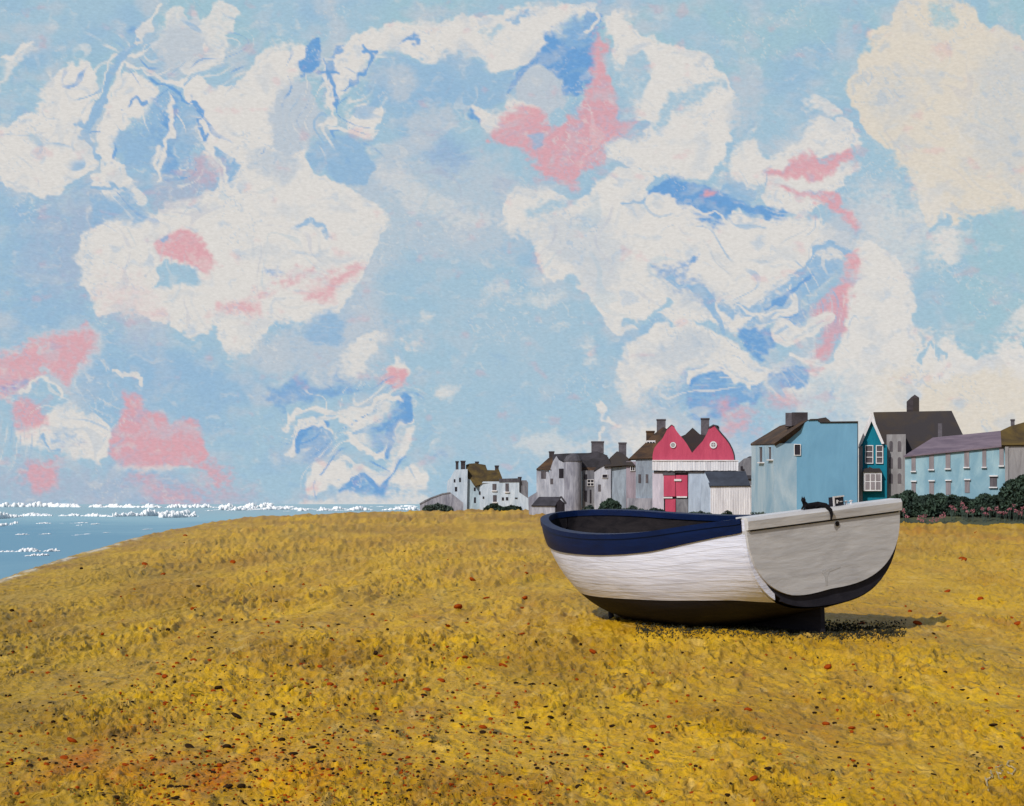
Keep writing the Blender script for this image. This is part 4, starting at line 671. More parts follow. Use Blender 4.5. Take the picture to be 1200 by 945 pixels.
# J teal gable house
d = 151; T = thing('teal_house', 'narrow teal house with white bargeboards and bay window beside the blue house', 'house', at(1022, d)); pl = face_plane(1022, d)
wall(T, pl, [(1008.6, 614), (1008.6, 522), (1021, 493), (1034, 520.5), (1039.4, 522), (1039.4, 614)], M['teal'], 8)
wall(T, pl.push(-.15), rect(1006.4, 523, 1010.8, 614), M['beige'], 6, 'grey side pier')
mb = slab(pl, [(1005.8, 526), (1006.4, 521.6), (1020.6, 483.6), (1021.3, 494), (1010.2, 520)], .4, .05); slab(pl, [(1020.6, 483.6), (1036.2, 520.2), (1033.2, 520.8), (1021.3, 494)], .4, .05, mb); mb.build('bargeboard', M['trim'], T)
slab(pl, [(1006.2, 522), (1020.6, 483.2), (1036.4, 520.4), (1035.4, 520.6), (1020.6, 486.2), (1007.4, 522)], .04, -8).build('roof', M['black'], T)
for x0, x1 in ((1014.8, 1022.4), (1027.4, 1034)): window(T, pl, x0, 523, x1, 542.6, 'trim', 'pane', (0, 2), fw=1)
mb = slab(pl, rect(1011.6, 553.6, 1033.2, 575.6), .7, .0); bay = mb.build('bay_window', M['trim'], T); pb = pl.push(-.7)
for x0, x1 in ((1014, 1019), (1020.4, 1025), (1026.4, 1031.6)):
    for y0, y1 in ((555.8, 563.4), (564.8, 573.6)): slab(pb, rect(x0, y0, x1, y1), .05, .0).build('pane', M['lpane'], bay)
slab(pl, [(1010.6, 553.6), (1013, 549.8), (1018, 548.6), (1019, 547.4), (1023, 549.4), (1031, 549.2), (1034, 553.6)], .85, .0).build('bay_roof', M['black'], bay)
# J2 black roofed house
d = 153; T = thing('black_roofed_house', 'grey house with huge black pitched roof and pointed chimney behind the teal gable', 'house', at(1065, d)); pl = face_plane(1070, d+1)
wall(T, pl, [(1036, 612), (1036, 540), (1126, 520), (1126, 612)], M['beige'], 8, 'hidden rear wall'); rf = roof(T, pl, [(1023.5, 483.2), (1115.2, 481.6), (1128.6, 510), (1131, 524), (1064, 540), (1036, 540), (1030, 510)], 538, M['black'], 50, exact=True)
pg = face_plane(1050, d-1.5); wall(T, pg, [(1039.6, 612), (1039, 509.4), (1061.4, 509), (1061.4, 612)], M['beige'], 4, 'beige grey front bay')
for y0, y1 in ((517, 529), (536, 549), (555, 566.5)):
    for x0, x1 in ((1042.2, 1046), (1052, 1056)): window(T, pg, x0, y0, x1, y1, None, 'pane', arch=True)
pc = face_plane(1070, d+5.5); slab(pc, [(1062.4, 486), (1062.4, 471), (1068, 465.5), (1072, 462.6), (1077, 466), (1077, 486)], 0, -1.5).build('chimney', M['brick'], rf); slab(pc, [(1070, 486), (1070, 467), (1077.2, 466.2), (1077.2, 486)], .05, .005).build('chimney', M['black'], rf, 'black right flank of the pointed chimney')
chimney(T, 1099.2, 496.4, 1104, 516, d-.5, 'brickl', .8, cap=False)
# K powder blue terrace
T = thing('terrace', 'long powder blue terrace with purple grey roof and two rows of tall windows', 'house', at(1120, 148)); pl = wall_plane(1060, 146, 1181, 142.5)
wall(T, pl, [(1060.5, 606), (1060.5, 534), (1181, 521.6), (1181, 608)], M['sky_wall'], 7)
e0, e1 = pl.pt(1059.6, 534.6, .25), pl.pt(1181.4, 521.8, .25); r0, r1 = P3(1093, 513, 150.6), P3(1175, 504.8, 147); h = Vector((pl.n.x, pl.n.y, 0)); b0, b1 = e0-h*8, e1-h*8; mb = MB(); mb.hull([e0, e1, r0, r1, b0, b1, e0-UP*.12, e1-UP*.12]); mb.build('roof', M['purple'], T)
for x0, y0, x1, y1 in ((1068.2, 534.4, 1073, 552), (1088.8, 532.8, 1094.4, 550), (1108.2, 531.2, 1113.8, 549), (1130, 529, 1135.8, 547.4), (1151.2, 526.6, 1155.8, 547.2), (1171.2, 524.2, 1176.2, 545.6)): window(T, pl, x0, y0, x1, y1, None, 'lpane', sill='trim')
for x0, y0, x1, y1 in ((1068.2, 565, 1073.2, 579), (1089, 564.4, 1094.6, 580.4), (1108.4, 564, 1114.2, 580), (1130.6, 563, 1136.4, 577.6)): window(T, pl, x0, y0, x1, y1, None, 'lpane', head='trim')
window(T, pl, 1160, 558.8, 1168.4, 570.6, None, 'pane', sill='trim', head='trim')
# L right house
d = 140.5; T = thing('corner_house', 'beige grey house with mossy brown roof and small chimney at the right end', 'house', at(1215, d)); pl = face_plane(1215, d)
wall(T, pl, [(1181.6, 612), (1181.6, 521.4), (1262, 519), (1262, 612)], M['beige'], 7)
rf = roof(T, pl, [(1173.5, 521.8), (1172.5, 505), (1183, 500), (1200, 495), (1235, 485), (1270, 490), (1270, 520.4)], 521.2, M['moss'], 42, exact=True); chimney(T, 1184.4, 491.4, 1189, 502, d+3, 'brickl', .8, parent=rf)
wall(T, pl.push(-.1), rect(1177.8, 523, 1181.8, 578), M['beige'], .5, 'pale corner pier')
window(T, pl, 1216, 534, 1224, 550, None, 'pane', sill='trim')

# ------------------------------------------------------------------ grass bank, hedges, shrubs, flowers
M['bank'] = paint('dark_turf', alb(58, 66, 56), alb(76, 80, 56), scale=(.6, .6, .6), amt=.6, rough=.9, bump=.6, bd=.2)
nb = 160; xs = np.linspace((1010-CX)/F*138, 70, nb); rws = []
for i, x in enumerate(xs):
    e = .25*perlin(x/1.2, .3, 5); rws.append([(x, 134.4+e, -.2), (x, 134.8+e, .02), (x, 137+e, .42+.08*perlin(x/.7, 2., 6)), (x, 140, .95+.12*perlin(x/.9, 4., 7)), (x, 143, 1.25+.1*perlin(x/.8, 9., 8)), (x, 146, 1.2)])
mb = MB(); mb.grid(rws); structure(mb.build('grass_bank', M['bank'], smooth=True))
def bush(name, label, px0, px1, ytop, ybot, d, n, leaf=.16, mat='leaf', depth=1.6, group=None, dome=True, top=None):
    """leaf-sized faces scattered through a lumpy volume, on short stems"""
    c = P3((px0+px1)/2, ybot, d); c.z = float(base_z(np.array([c.x]), np.array([c.y]))[0]) if d > 150 or d < 134 else c.z
    T = thing(name, label, 'bush' if 'hedge' not in name else 'hedge', c, group); wd = (px1-px0)/F*d/2; ht = P3(0, ytop, d).z-c.z
    rs = random.Random(int(px0*7+ytop)); mb = MB(); nl = max(3, int(wd*2/max(ht, .5)*2)); lobes = []
    for k in range(nl):
        u = -1+2*(k+.5)/nl; lobes.append((c.x+u*wd*.86, c.y+rs.uniform(-.3, .3)*depth, ht*(rs.uniform(.62, 1) if not dome else (1-.45*u*u)*rs.uniform(.82, 1)), wd/nl*1.5+.12*ht))
    for k in range(n):
        lx, ly, lh, lr = rs.choice(lobes); a = rs.uniform(0, 6.283); q = rs.random()**.5; z = rs.random(); s = math.sqrt(max(0, 1-(z*1.0)**2.6))*.95+.05
        p = Vector((lx+math.cos(a)*q*lr*s, ly+math.sin(a)*q*depth*.5*s, c.z+z*lh)); r = Matrix.Rotation(rs.uniform(0, 6.28), 3, 'Z') @ Matrix.Rotation(rs.uniform(-1.2, 1.2), 3, 'X') @ Matrix.Rotation(rs.uniform(-.8, .8), 3, 'Y'); l = leaf*rs.uniform(.6, 1.5)
        m = len(mb.v); mb.v += [p+r @ Vector(v) for v in ((-l*.5, 0, 0), (0, -.1*l, l*.8), (l*.5, 0, 0), (0, .1*l, -l*.8))]; mb.f.append((m, m+1, m+2, m+3))
    mb.build('foliage', M[mat], T, recalc=False)
    mb = MB()
    for lx, ly, lh, lr in lobes: mb.tube([(lx, ly, c.z-.1), (lx+.05, ly, c.z+lh*.5), (lx-.04, ly+.05, c.z+lh*.8)], [.07, .045, .02], 6)
    mb.build('stem', M['stem'], T); return T
bush('round_bush', 'dark rounded bush at the left end of the bank behind the boat stern', 1040, 1092, 573, 604, 139, 5200, .16)
bush('clipped_hedge', 'dark green hedge running below the windows of the powder blue terrace', 1080, 1150, 578.5, 603, 139.4, 5200, .15, dome=False)
bush('clipped_hedge', 'shaggy dark hedge under the small square window of the terrace', 1142, 1192, 574, 603, 139, 4200, .15, dome=False)
bush('tall_shrub', 'tall dark shrub in front of the corner house at the right edge', 1178, 1226, 551, 603, 137.5, 6500, .18, depth=2)
bush('shrub', 'low grey green shrub along the foot of the sloping garden wall', 495, 531, 590.5, 600, 262, 1500, .3, 'leaf2', depth=1)
bush('shrub', 'dark mound of shrub under the long white cottage wall', 568, 590, 590.8, 600, 262, 1500, .26, 'leaf', depth=1)
bush('shrub', 'flatter dark shrub at the right end of the white cottage wall', 588, 612, 592.5, 600.5, 261, 1300, .26, 'leaf', depth=1)
bush('shrub', 'round dark bush standing before the narrow grey gabled house', 704, 726, 582.5, 606, 200, 2600, .22, 'leaf', depth=2)
bush('shrub', 'small tuft of greenery at the foot of the turret', 684, 700, 592, 606, 215, 900, .2, 'leaf2', depth=1)
bush('shrub', 'low green shrub before the blue grey house with the brown roof', 726, 757, 592, 608, 184, 1500, .2, 'leaf2', depth=1.2)
bush('shrub', 'scrubby green bush left of the pink boathouse doors', 752, 780, 594, 609, 172, 1500, .18, 'leaf', depth=1.2)
bush('shrub', 'sparse weeds at the foot of the pale blue boathouse wall', 806, 836, 597, 611, 163, 900, .16, 'leaf2', depth=.8)
bush('shrub', 'small dark clump before the corrugated white shed', 845, 858, 596, 611, 160, 500, .14, 'leaf', depth=.6)
bush('shrub', 'low tuft of green at the foot of the big blue house', 872, 905, 599, 612, 147, 500, .13, 'leaf2', depth=.6)
rs = random.Random(4)
FL = [(1052, 603), (1060, 599), (1063, 606), (1078, 607), (1081, 610), (1084, 605), (1092, 610), (1098, 609), (1104, 606), (1106, 603), (1115, 594), (1118, 597), (1128, 591), (1131, 596), (1133, 601), (1140, 600), (1152, 597), (1155, 602), (1160, 597), (1168, 596), (1171, 601), (1178, 601), (1183, 598), (1188, 594), (1191, 599), (1195, 602), (1199, 596), (1204, 600), (1210, 597)]
for i, (px, py) in enumerate(FL):
    d = 135.4+(612-py)*.09; p = P3(px, py, d); zb = .1
    T = thing('flowering_plant', 'pink blossoming plant on the dark bank below the terrace hedge', 'flower', (p.x, p.y, zb), 'pink flowering plants on the bank'); mb = MB(); mf = MB()
    for k in range(5):
        a = rs.uniform(0, 6.28); q = Vector((p.x+math.cos(a)*.13, p.y+math.sin(a)*.13, p.z+rs.uniform(-.1, .12))); mb.tube([(p.x, p.y, zb), q], [.015, .01], 4)
        for j in range(5):
            c = q+Vector((rs.gauss(0, .05), rs.gauss(0, .05), rs.gauss(0, .06))); mf.ball(c, rs.uniform(.016, .036), 6, 4)
    mb.build('stem', M['leaf2'], T); mf.build('blossom', M['flower'], T)

# ------------------------------------------------------------------ the boat
BL, BTH, BHEEL, BPX, BD = 6.15, math.radians(35), math.radians(5), 972, 24.3
B0, BM = 1.52, 1.62
bz = 0.0
boat = thing('fishing_boat', 'beached boat with blue gunwale, white sides, black bottom and grey transom', 'boat', ((BPX-CX)/F*BD, BD, bz))
boat.rotation_euler = (-BHEEL, 0, math.pi/2+BTH)
BMAT = Matrix.Translation(boat.location) @ boat.rotation_euler.to_matrix().to_4x4()
boat['_loc'] = (0, 0, 0)
ZT, ZM, ZB_ = 1.80, 1.55, 1.74
def hb(u):
    m = B0+(BM-B0)*math.sin(min(u/.45, 1)*math.pi/2); t = max(0, (u-.35)/.65); return m*max(0, 1-t**2.7)**.6
def zsh(u): return float(np.interp(u, np.linspace(0, 1, 41), SH))
_k = np.interp(np.linspace(0, 1, 41), [0, .15, .35, .55, .75, .9, 1], [ZT, ZT-.09, ZM+.02, ZM-.02, ZM+.03, ZB_-.05, ZB_]); _p = np.pad(_k, 3, 'edge'); SH = np.convolve(_p, np.ones(7)/7, 'valid'); SH[0] = ZT
def zke(u): return .02+.41*max(0, 1-u/.36)**1.4+(ZB_-.42)*max(0, (u-.62)/.38)**2.2
def nexp(u): return 2.8+(1.7-2.8)*u
def zbk(u): return max(zke(u)+.03, min(zsh(u)-.3, float(np.interp(u, [0, .1, .3, .6, .85, 1], [.60, .63, .58, .53, .52, .58]))))
def zbl(u): return zsh(u)-float(np.interp(u, [0, .1, .3, .6, .85, 1], [.17, .2, .27, .31, .36, .40]))
def half(u, z, ins=0.):
    s, k, n = zsh(u), zke(u), nexp(u); r = min(1, max(0, (s-z)/(s-k))); return max(0, hb(u)-ins)*max(0, 1-r**n)**(1/n)
US = [i/56 for i in range(48)]+[.86+.14*(1-(1-i/24)**2) for i in range(1, 25)]
US = sorted(set([round(u, 5) for u in US]+[1.0]))
def strip(zf, offf, ts, side):
    return [[Vector((u*BL, side*(half(u, zf(u, t))+offf(t)*min(1, hb(u)*4)), zf(u, t))) for t in ts] for u in US]
M['navy'] = paint('navy_gloss', (.0008, .009, .052), (.0005, .005, .028), scale=(2, 9, 9), amt=.5, rough=.5, bump=.25, bd=.006, spec=.15)
M['bwhite'] = paint('white_hull_paint', (.62, .64, .76), (.46, .475, .58), scale=(1.1, 3, 13), amt=.55, rough=.45, bump=.6, bd=.012, fine=3, spec=.4, lo=.42, hi=.72)
M['bblack'] = paint('black_bottom_paint', (.014, .014, .021), (.026, .025, .034), scale=(1.2, 3, 9), amt=.5, rough=.7, bump=.4, bd=.01, spec=.08)
M['bgrey'] = paint('grey_transom_paint', (.50, .495, .51), (.37, .365, .38), scale=(3, 1.2, 6), amt=.55, rough=.55, bump=.6, bd=.01, fine=3, spec=.35)
M['bgrey2'] = paint('pale_grey_rail_paint', (.55, .545, .56), (.38, .375, .39), scale=(3, 1.0, 9), amt=.5, rough=.5, bump=.6, bd=.008, fine=3, spec=.35)
M['inside'] = paint('dark_inside_boards', alb(36, 32, 34), alb(22, 20, 24), scale=(1.2, 5, 9), amt=.6, rough=.8, bump=.5, bd=.01, spec=.1)
M['smudge'] = paint('grey_smudge', (.36, .355, .365), (.42, .415, .425), scale=(5, 5, 5), amt=.5, rough=.6)
NP = 6
def zw(u, t): return zbl(u)+(zbk(u)-zbl(u))*t
def bstrip(name, mat, rowsf, label=None, smooth=True):
    mb = MB()
    for side in (1, -1):
        g = rowsf(side); mb.grid(g)
    return mb.build(name, mat, boat, label, smooth=smooth)
tw_ = []; ofw = []
for k in range(NP): tw_ += [k/NP+.0005, (k+.5)/NP, (k+1)/NP]; ofw += [0, .001, .0028]
ofm = dict(zip(tw_, ofw))
bstrip('gunwale_strake', M['navy'], lambda s: strip(lambda u, t: zsh(u)+(zbl(u)-zsh(u))*t, lambda t: .03-.008*abs(t-.5), [0, .25, .5, .75, 1], s), 'deep navy blue top strake')
hull = bstrip('hull', M['bwhite'], lambda s: strip(zw, lambda t: ofm[t], tw_, s), 'white planked sides', smooth=False)
def zbot(u, t): return zke(u)+(zbk(u)-zke(u))*(1-t)**2.2
bstrip('bottom', M['bblack'], lambda s: strip(zbot, lambda t: 0., [i/18 for i in range(19)], s), 'black tarred bottom')
# rail cap, inner skin, floor
mb = MB()
for side in (1, -1):
    g = []
    for u in US:
        b_ = hb(u); ins = min(.13, b_*.98); g.append([Vector((u*BL, side*(b_+.045*min(1, b_*4)), zsh(u)-.05)), Vector((u*BL, side*(b_+.045*min(1, b_*4)), zsh(u)+.025)), Vector((min(u*BL, BL-.11), side*(b_-ins), zsh(u)+.025)), Vector((min(u*BL, BL-.11), side*(b_-ins), zsh(u)-.07))])
    mb.grid(g)
mb.build('gunwale', M['navy'], boat, 'navy rail cap', smooth=False)
mb = MB()
for side in (1, -1): mb.grid([[Vector((min(u*BL, BL-.1), side*max(0, half(u, zsh(u)-(zsh(u)-max(zke(u)+.06, .5))*t)-.1), zsh(u)-.03-(zsh(u)-max(zke(u)+.06, .5))*t*.96)) for t in [i/10 for i in range(11)]] for u in US])
mb.build('inner_skin', M['inside'], boat, smooth=True)
mb = MB(); mb.grid([[Vector((u*BL, s*max(0, half(u, .75)-.08), .78)) for s in (-1, 1)] for u in US if zke(u) < .7]); mb.build('floorboards', M['inside'], boat)
for u in (.2, .42, .66):
    mb = MB(); b_ = half(u, zsh(u)-.3)-.1; mb.box((u*BL, 0, zsh(u)-.3), (.26, b_*2, .04)); mb.build('thwart', M['inside'], boat)
# transom
def outline(b_, zt, zb, n, m=40, top=.03): return [(b_*math.copysign(abs(math.cos(a))**(2/n), math.cos(a)), zt-(zt-zb)*math.sin(a)**(2/n)) for a in [math.pi*i/m for i in range(m+1)]]
ful = outline(B0+.012, ZT, zke(0)+.02, 2.8)
wp = [(y, z) for y, z in ful if y > 0 and z > .61]; wp.append((wp[-1][0], ZT)) if wp[-1][1] < ZT-.1 else None
mb = MB(); mb.prism([Vector((-.043, y, z)) for y, z in wp], [Vector((.024, y, z)) for y, z in wp]); mb.build('stern_edge', M['bwhite'], boat, 'white stern edge on the near side')
ol = [(y*.93 if y > 0 and z > .61 else y, z) for y, z in outline(B0+.012, ZT, zke(0)+.02, 2.6)]; mb = MB(); mb.prism([Vector((-.045, y, z)) for y, z in ol], [Vector((.02, y, z)) for y, z in ol]); mb.build('stern_frame', M['bblack'], boat, 'black lower edge of the stern')
def tz(y): return ZT-.165+.0*y
ol = [(y, min(z, ZT-.15)) for y, z in [(y*(1.007 if y > 0 else .993), z-(.07*min(1, y/B0*2) if y > 0 and z < 1.3 else 0)*(1.3-z)/.6) for y, z in outline(B0+.004, ZT, .68, 2.75)]]
mb = MB(); mb.prism([Vector((-.085, y, z)) for y, z in ol], [Vector((.004, y, z)) for y, z in ol]); tr = mb.build('transom', M['bgrey'], boat, 'broad pale grey rounded transom')
mb = MB(); yy = np.linspace(-B0-.01, B0+.01, 15); mb.grid([[Vector((x, y, z)) for x, z in ((-.115, ZT-.14), (-.125, ZT-.02), (-.10, ZT+.03), (.12, ZT+.035), (.12, ZT-.1), (-.05, ZT-.15))] for y in yy], True); mb.f += [tuple(range(6)), tuple(range(14*6+5, 14*6-1, -1))]; mb.build('transom_rail', M['bgrey2'], boat, 'thick pale grey top rail')
mb = MB(); mb.box((-.09, 0, ZT-.158), (.012, 2*B0-.1, .014)); mb.build('seam', M['bblack'], tr, local=True)
def tpoint(px, py):      # point of the transom's outer face seen at a reference pixel
    inv = BMAT.inverted(); o = inv @ EYE; r = (inv.to_3x3() @ ray(px, py)); t = (-.087-o.x)/r.x; return o+r*t
q = tpoint(981, 614); mb = MB(); mb.tube([(q.x+.02, q.y, q.z), (q.x-.012, q.y, q.z)], [.036, .036], 16); mb.build('drain_hole', M['inside'], tr, 'small round black hole', local=True)
q = tpoint(968, 676); mb = MB(); mb.prism([Vector((-.088, q.y+a, q.z+b)) for a, b in ((-.02, -.13), (.02, -.13), (.03, 0), (.08, .07), (.07, .1), (-.06, .11), (-.3, .12), (-.3, .1), (-.07, .06), (-.03, 0))], [Vector((-.084, q.y+a, q.z+b)) for a, b in ((-.02, -.13), (.02, -.13), (.03, 0), (.08, .07), (.07, .1), (-.06, .11), (-.3, .12), (-.3, .1), (-.07, .06), (-.03, 0))]); mb.build('rudder_stain', M['smudge'], tr, local=True)
# keel, skeg, bow prop
mb = MB(); kl = [Vector((u*BL, 0, zke(u)+.02)) for u in US if u > .02]; mb.grid([[p+Vector((0, .035, 0)), p+Vector((0, .03, -.11)), p+Vector((0, -.03, -.11)), p+Vector((0, -.035, 0))] if p.z < 1.2 else [p+Vector((.0, .03, 0)), p+Vector((.045, .02, -.03)), p+Vector((.045, -.02, -.03)), p+Vector((0, -.03, 0))] for p in kl], True); mb.build('keel', M['bblack'], boat)
mb = MB(); mb.prism([Vector((x, .04, z)) for x, z in ((.1, .52), (.12, -.1), (1.1, -.12), (2.2, -.02), (2.2, .08), (1., .14))], [Vector((x, -.04, z)) for x, z in ((.1, .52), (.12, -.1), (1.1, -.12), (2.2, -.02), (2.2, .08), (1., .14))]); mb.build('skeg', M['bblack'], boat)
mb = MB(); mb.tube([(4.6, .33, .42), (4.35, .5, -.1)], [.035, .05], 8); mb.build('prop', M['bblack'], boat, 'short dark prop under the bow')
# cat lying on the transom rail (one remeshed body)
def bw(x, y, z): return BMAT @ Vector((x, y, z))
M['fur'] = paint('black_cat_fur', alb(24, 22, 25), alb(16, 15, 18), scale=(25, 25, 25), amt=.5, rough=.9, bump=.4, bd=.003, spec=.08)
top = ZT+.035
yc = lambda px: tpoint(px, 590).y
def rail(px, x=0., up=0.): return bw(x, yc(px), top+up)
def cap(mb, a, b, ra, rb, n=7):
    for i in range(n+1):
        t = i/n; mb.ball(a.lerp(b, t), ra+(rb-ra)*t, 12, 8)
mb = MB()
cap(mb, rail(951.5, 0, .04), rail(963.5, 0, .042), .046, .05); cap(mb, rail(950, 0, .05), rail(947.5, 0, .10), .042, .03); mb.ball(rail(946.6, -.005, .135), .034, 14, 10); mb.ball(rail(945, -.018, .128), .018, 10, 8)
for s in (-1, 1): cap(mb, rail(946.8, s*.02, .16), rail(946.9+s*.25, s*.026, .19), .012, .004, 5)
cap(mb, rail(948, -.02, .05), rail(946.2, -.028, .012), .016, .014); cap(mb, rail(948, .02, .05), rail(946.2, .028, .012), .016, .014); cap(mb, rail(946.2, -.028, .010), rail(944.6, -.032, .008), .013, .011, 3)
cap(mb, rail(962, -.03, .03), rail(958.6, -.045, .014), .026, .015)
tl = [rail(963.5, -.01, .045), rail(967, -.09, .03), bw(-.145, yc(969.4), top-.04), bw(-.15, yc(970), top-.11), bw(-.15, yc(968.8), top-.175)]
for a, b, r1, r2 in zip(tl[:-1], tl[1:], (.045, .036, .027, .022), (.036, .027, .022, .012)): cap(mb, a, b, r1, r2, 6)
tmp = mb.build('cat_source', M['fur']); md = tmp.modifiers.new('r', 'REMESH'); md.mode = 'VOXEL'; md.voxel_size = .006; md.use_smooth_shade = True
sm = tmp.modifiers.new('s', 'SMOOTH'); sm.iterations = 3
me = bpy.data.meshes.new_from_object(tmp.evaluated_get(bpy.context.evaluated_depsgraph_get())); bpy.data.objects.remove(tmp)
loc = rail(956, 0, 0); me.transform(Matrix.Translation(-loc)); me.name = 'cat'; me.materials.clear(); me.materials.append(M['fur']); cat = bpy.data.objects.new('cat', me); COL.objects.link(cat); cat.location = loc
tag(cat, 'black cat lying on the boat transom rail with its tail hanging down', 'cat')
# small white framed black box on the rail
T = thing('marked_box', 'small black box with white frame on the boat rail right of the cat', 'box', rail(985, 0, 0)); Mt = (boat.rotation_euler.to_matrix())
T['_loc'] = tuple(T.location)
def bb(mb, x, px0, px1, z0, z1, th): 
    y0, y1 = yc(px0), yc(px1); vs = [bw(x-th, y0, top+z0), bw(x-th, y1, top+z0), bw(x-th, y1, top+z1), bw(x-th, y0, top+z1)]; mb.prism(vs, [v+(bw(x+th, 0, 0)-bw(x-th, 0, 0)) for v in vs])
mb = MB(); bb(mb, 0, 979.4, 991, .002, .125, .05); mb.build('case', M['bblack'], T)
mb = MB(); bb(mb, -.052, 978.6, 980.4, .0, .14, .006); bb(mb, -.052, 980.4, 991.6, .12, .14, .006); mb.build('frame', M['trim'], T)
mb = MB(); bb(mb, -.054, 982.6, 983.8, .035, .085, .005); bb(mb, -.054, 983.8, 985, .06, .075, .005); bb(mb, -.054, 986.4, 989, .05, .062, .005); mb.build('squiggle', M['trim'], T)
mb = MB(); bb(mb, 0, 975, 979, .0, .03, .03); mb.build('foot', M['bblack'], T)
# two pale knobs further along the rail
for i, px in enumerate((996.6, 1002.4)):
    T = thing('rail_cleat', ('dull pale cleat' if i == 0 else 'bright white cleat')+' on the transom rail '+('just right of the marked box' if i == 0 else 'nearest the rail end'), 'cleat', rail(px, 0, 0))
    mb = MB(); p = rail(px, 0, 0); ax = (rail(px+1, 0, 0)-p).normalized(); mb.tube([p-UP*.005, p+UP*.035], [.016, .012], 8); mb.build('post', M['trim'], T); mb = MB(); mb.tube([p+UP*.04-ax*.035, p+UP*.045, p+UP*.04+ax*.035], [.008, .013, .008], 8); mb.build('horn', M['trim'], T)

# ------------------------------------------------------------------ pebbles, tufts for the boat shadow, signature letters
M['rust'] = paint('rust_red_stone', alb(150, 68, 14), alb(118, 42, 10), scale=(20, 20, 20), amt=.6, rough=.8, bump=.3, bd=.004, spec=.04); M['dark'] = paint('dark_brown_stone', alb(50, 34, 18), alb(30, 22, 14), scale=(20, 20, 20), amt=.6, rough=.8, bump=.3, bd=.004, spec=.04)
RUST = [(447, 772, 5), (375, 787, 4), (437, 798, 3.5), (387, 807, 5), (470, 803, 4), (500, 812, 6), (517, 802, 6), (539, 778, 4.5), (545, 774, 4), (590, 781, 6), (566, 850, 5), (301, 892, 5.5), (258, 895, 6), (245, 880, 4), (95, 765, 3), (120, 750, 3), (225, 772, 5), (245, 775, 3.5), (228, 818, 3), (193, 797, 4), (186, 793, 4), (195, 807, 4), (226, 818, 3), (85, 870, 6), (75, 888, 6), (100, 905, 6), (55, 898, 5), (148, 904, 4), (375, 910, 5), (480, 896, 4), (478, 888, 4), (524, 760, 3), (280, 707, 4), (217, 629, 3), (170, 663, 4), (172, 668, 3), (191, 674, 3), (273, 661, 4), (310, 728, 3), (450, 885, 3), (407, 903, 5), (612, 715, 4), (695, 766, 4), (660, 748, 4), (927, 773, 3), (970, 785, 6), (1002, 791, 4), (1009, 730, 4.5), (1075, 732, 4.5), (1113, 735, 3.5), (1193, 735, 6), (1041, 808, 3.5), (1014, 815, 3), (965, 818, 4), (877, 832, 7), (968, 848, 6), (998, 857, 6), (982, 833, 3), (895, 871, 3), (765, 855, 5), (820, 877, 3), (714, 874, 3), (883, 918, 5), (928, 885, 3), (606, 829, 5), (635, 918, 3), (742, 924, 6), (760, 929, 5), (810, 930, 4), (1000, 893, 3), (1127, 657, 4), (1130, 661, 4), (1149, 704, 4), (1110, 693, 4), (570, 700, 4), (537, 714, 5), (525, 738, 4), (617, 675, 3), (554, 680, 4), (612, 745, 4), (700, 690, 4), (770, 880, 5), (763, 870, 4), (615, 705, 4), (1145, 624, 3), (20, 935, 4), (430, 861, 4), (360, 805, 3), (1186, 727, 3), (730, 700, 3)]
DARK = [(252, 745, 3), (246, 761, 4), (248, 750, 3), (440, 773, 3), (440, 772, 3), (466, 777, 3), (256, 806, 4.5), (277, 841, 5), (76, 846, 4), (35, 898, 5), (53, 890, 5), (46, 915, 4), (134, 863, 3.5), (174, 858, 3), (222, 876, 6), (245, 863, 3.5), (266, 876, 5), (330, 869, 5), (344, 883, 5.5), (366, 878, 5), (374, 896, 4.5), (388, 906, 5), (267, 924, 6), (283, 922, 6), (335, 935, 6), (103, 932, 5), (103, 929, 3), (137, 940, 4), (200, 924, 4), (202, 915, 3.5), (216, 923, 4), (207, 940, 3.5), (440, 846, 4), (566, 858, 4), (430, 892, 3), (568, 864, 3), (353, 832, 5), (337, 846, 5), (320, 838, 4), (611, 840, 4), (619, 852, 5.5), (645, 843, 4.5), (718, 850, 4.5), (806, 851, 3.5), (880, 819, 3), (1128, 810, 3), (1164, 857, 6), (1140, 883, 3.5), (900, 910, 4.5), (915, 912, 3), (961, 907, 3), (853, 936, 4), (678, 926, 4), (702, 930, 3.5), (604, 819, 3.5), (858, 797, 3), (1020, 808, 3), (978, 849, 3), (732, 898, 3), (706, 886, 2.6), (180, 894, 5), (150, 880, 3), (230, 888, 3), (30, 880, 3), (250, 905, 4), (300, 915, 3), (18, 918, 3), (120, 935, 3), (490, 912, 3), (505, 872, 3), (540, 850, 3)]
rs = random.Random(23)
for _ in range(66):
    px, py = rs.uniform(10, 1190), 945-abs(rs.gauss(0, 1))*110
    if 620 < px < 1060 and 560 < py < 760 or py < 650: continue
    (RUST if rs.random() < .5 else DARK).append((px, py, rs.uniform(1.6, 3.0)))
def stone(seed):
    r_ = random.Random(seed); mb = MB(); mb.ball((0, 0, 0), 1, 10, 7); e = (r_.uniform(.9, 1.25), r_.uniform(.7, 1), r_.uniform(.65, .85))
    for v in mb.v:
        n_ = 1+.16*float(perlin(v.x*1.3+seed, v.y*1.3+v.z, seed)); v.x *= e[0]*n_; v.y *= e[1]*n_; v.z *= e[2]*n_
    return mb
protos = {}
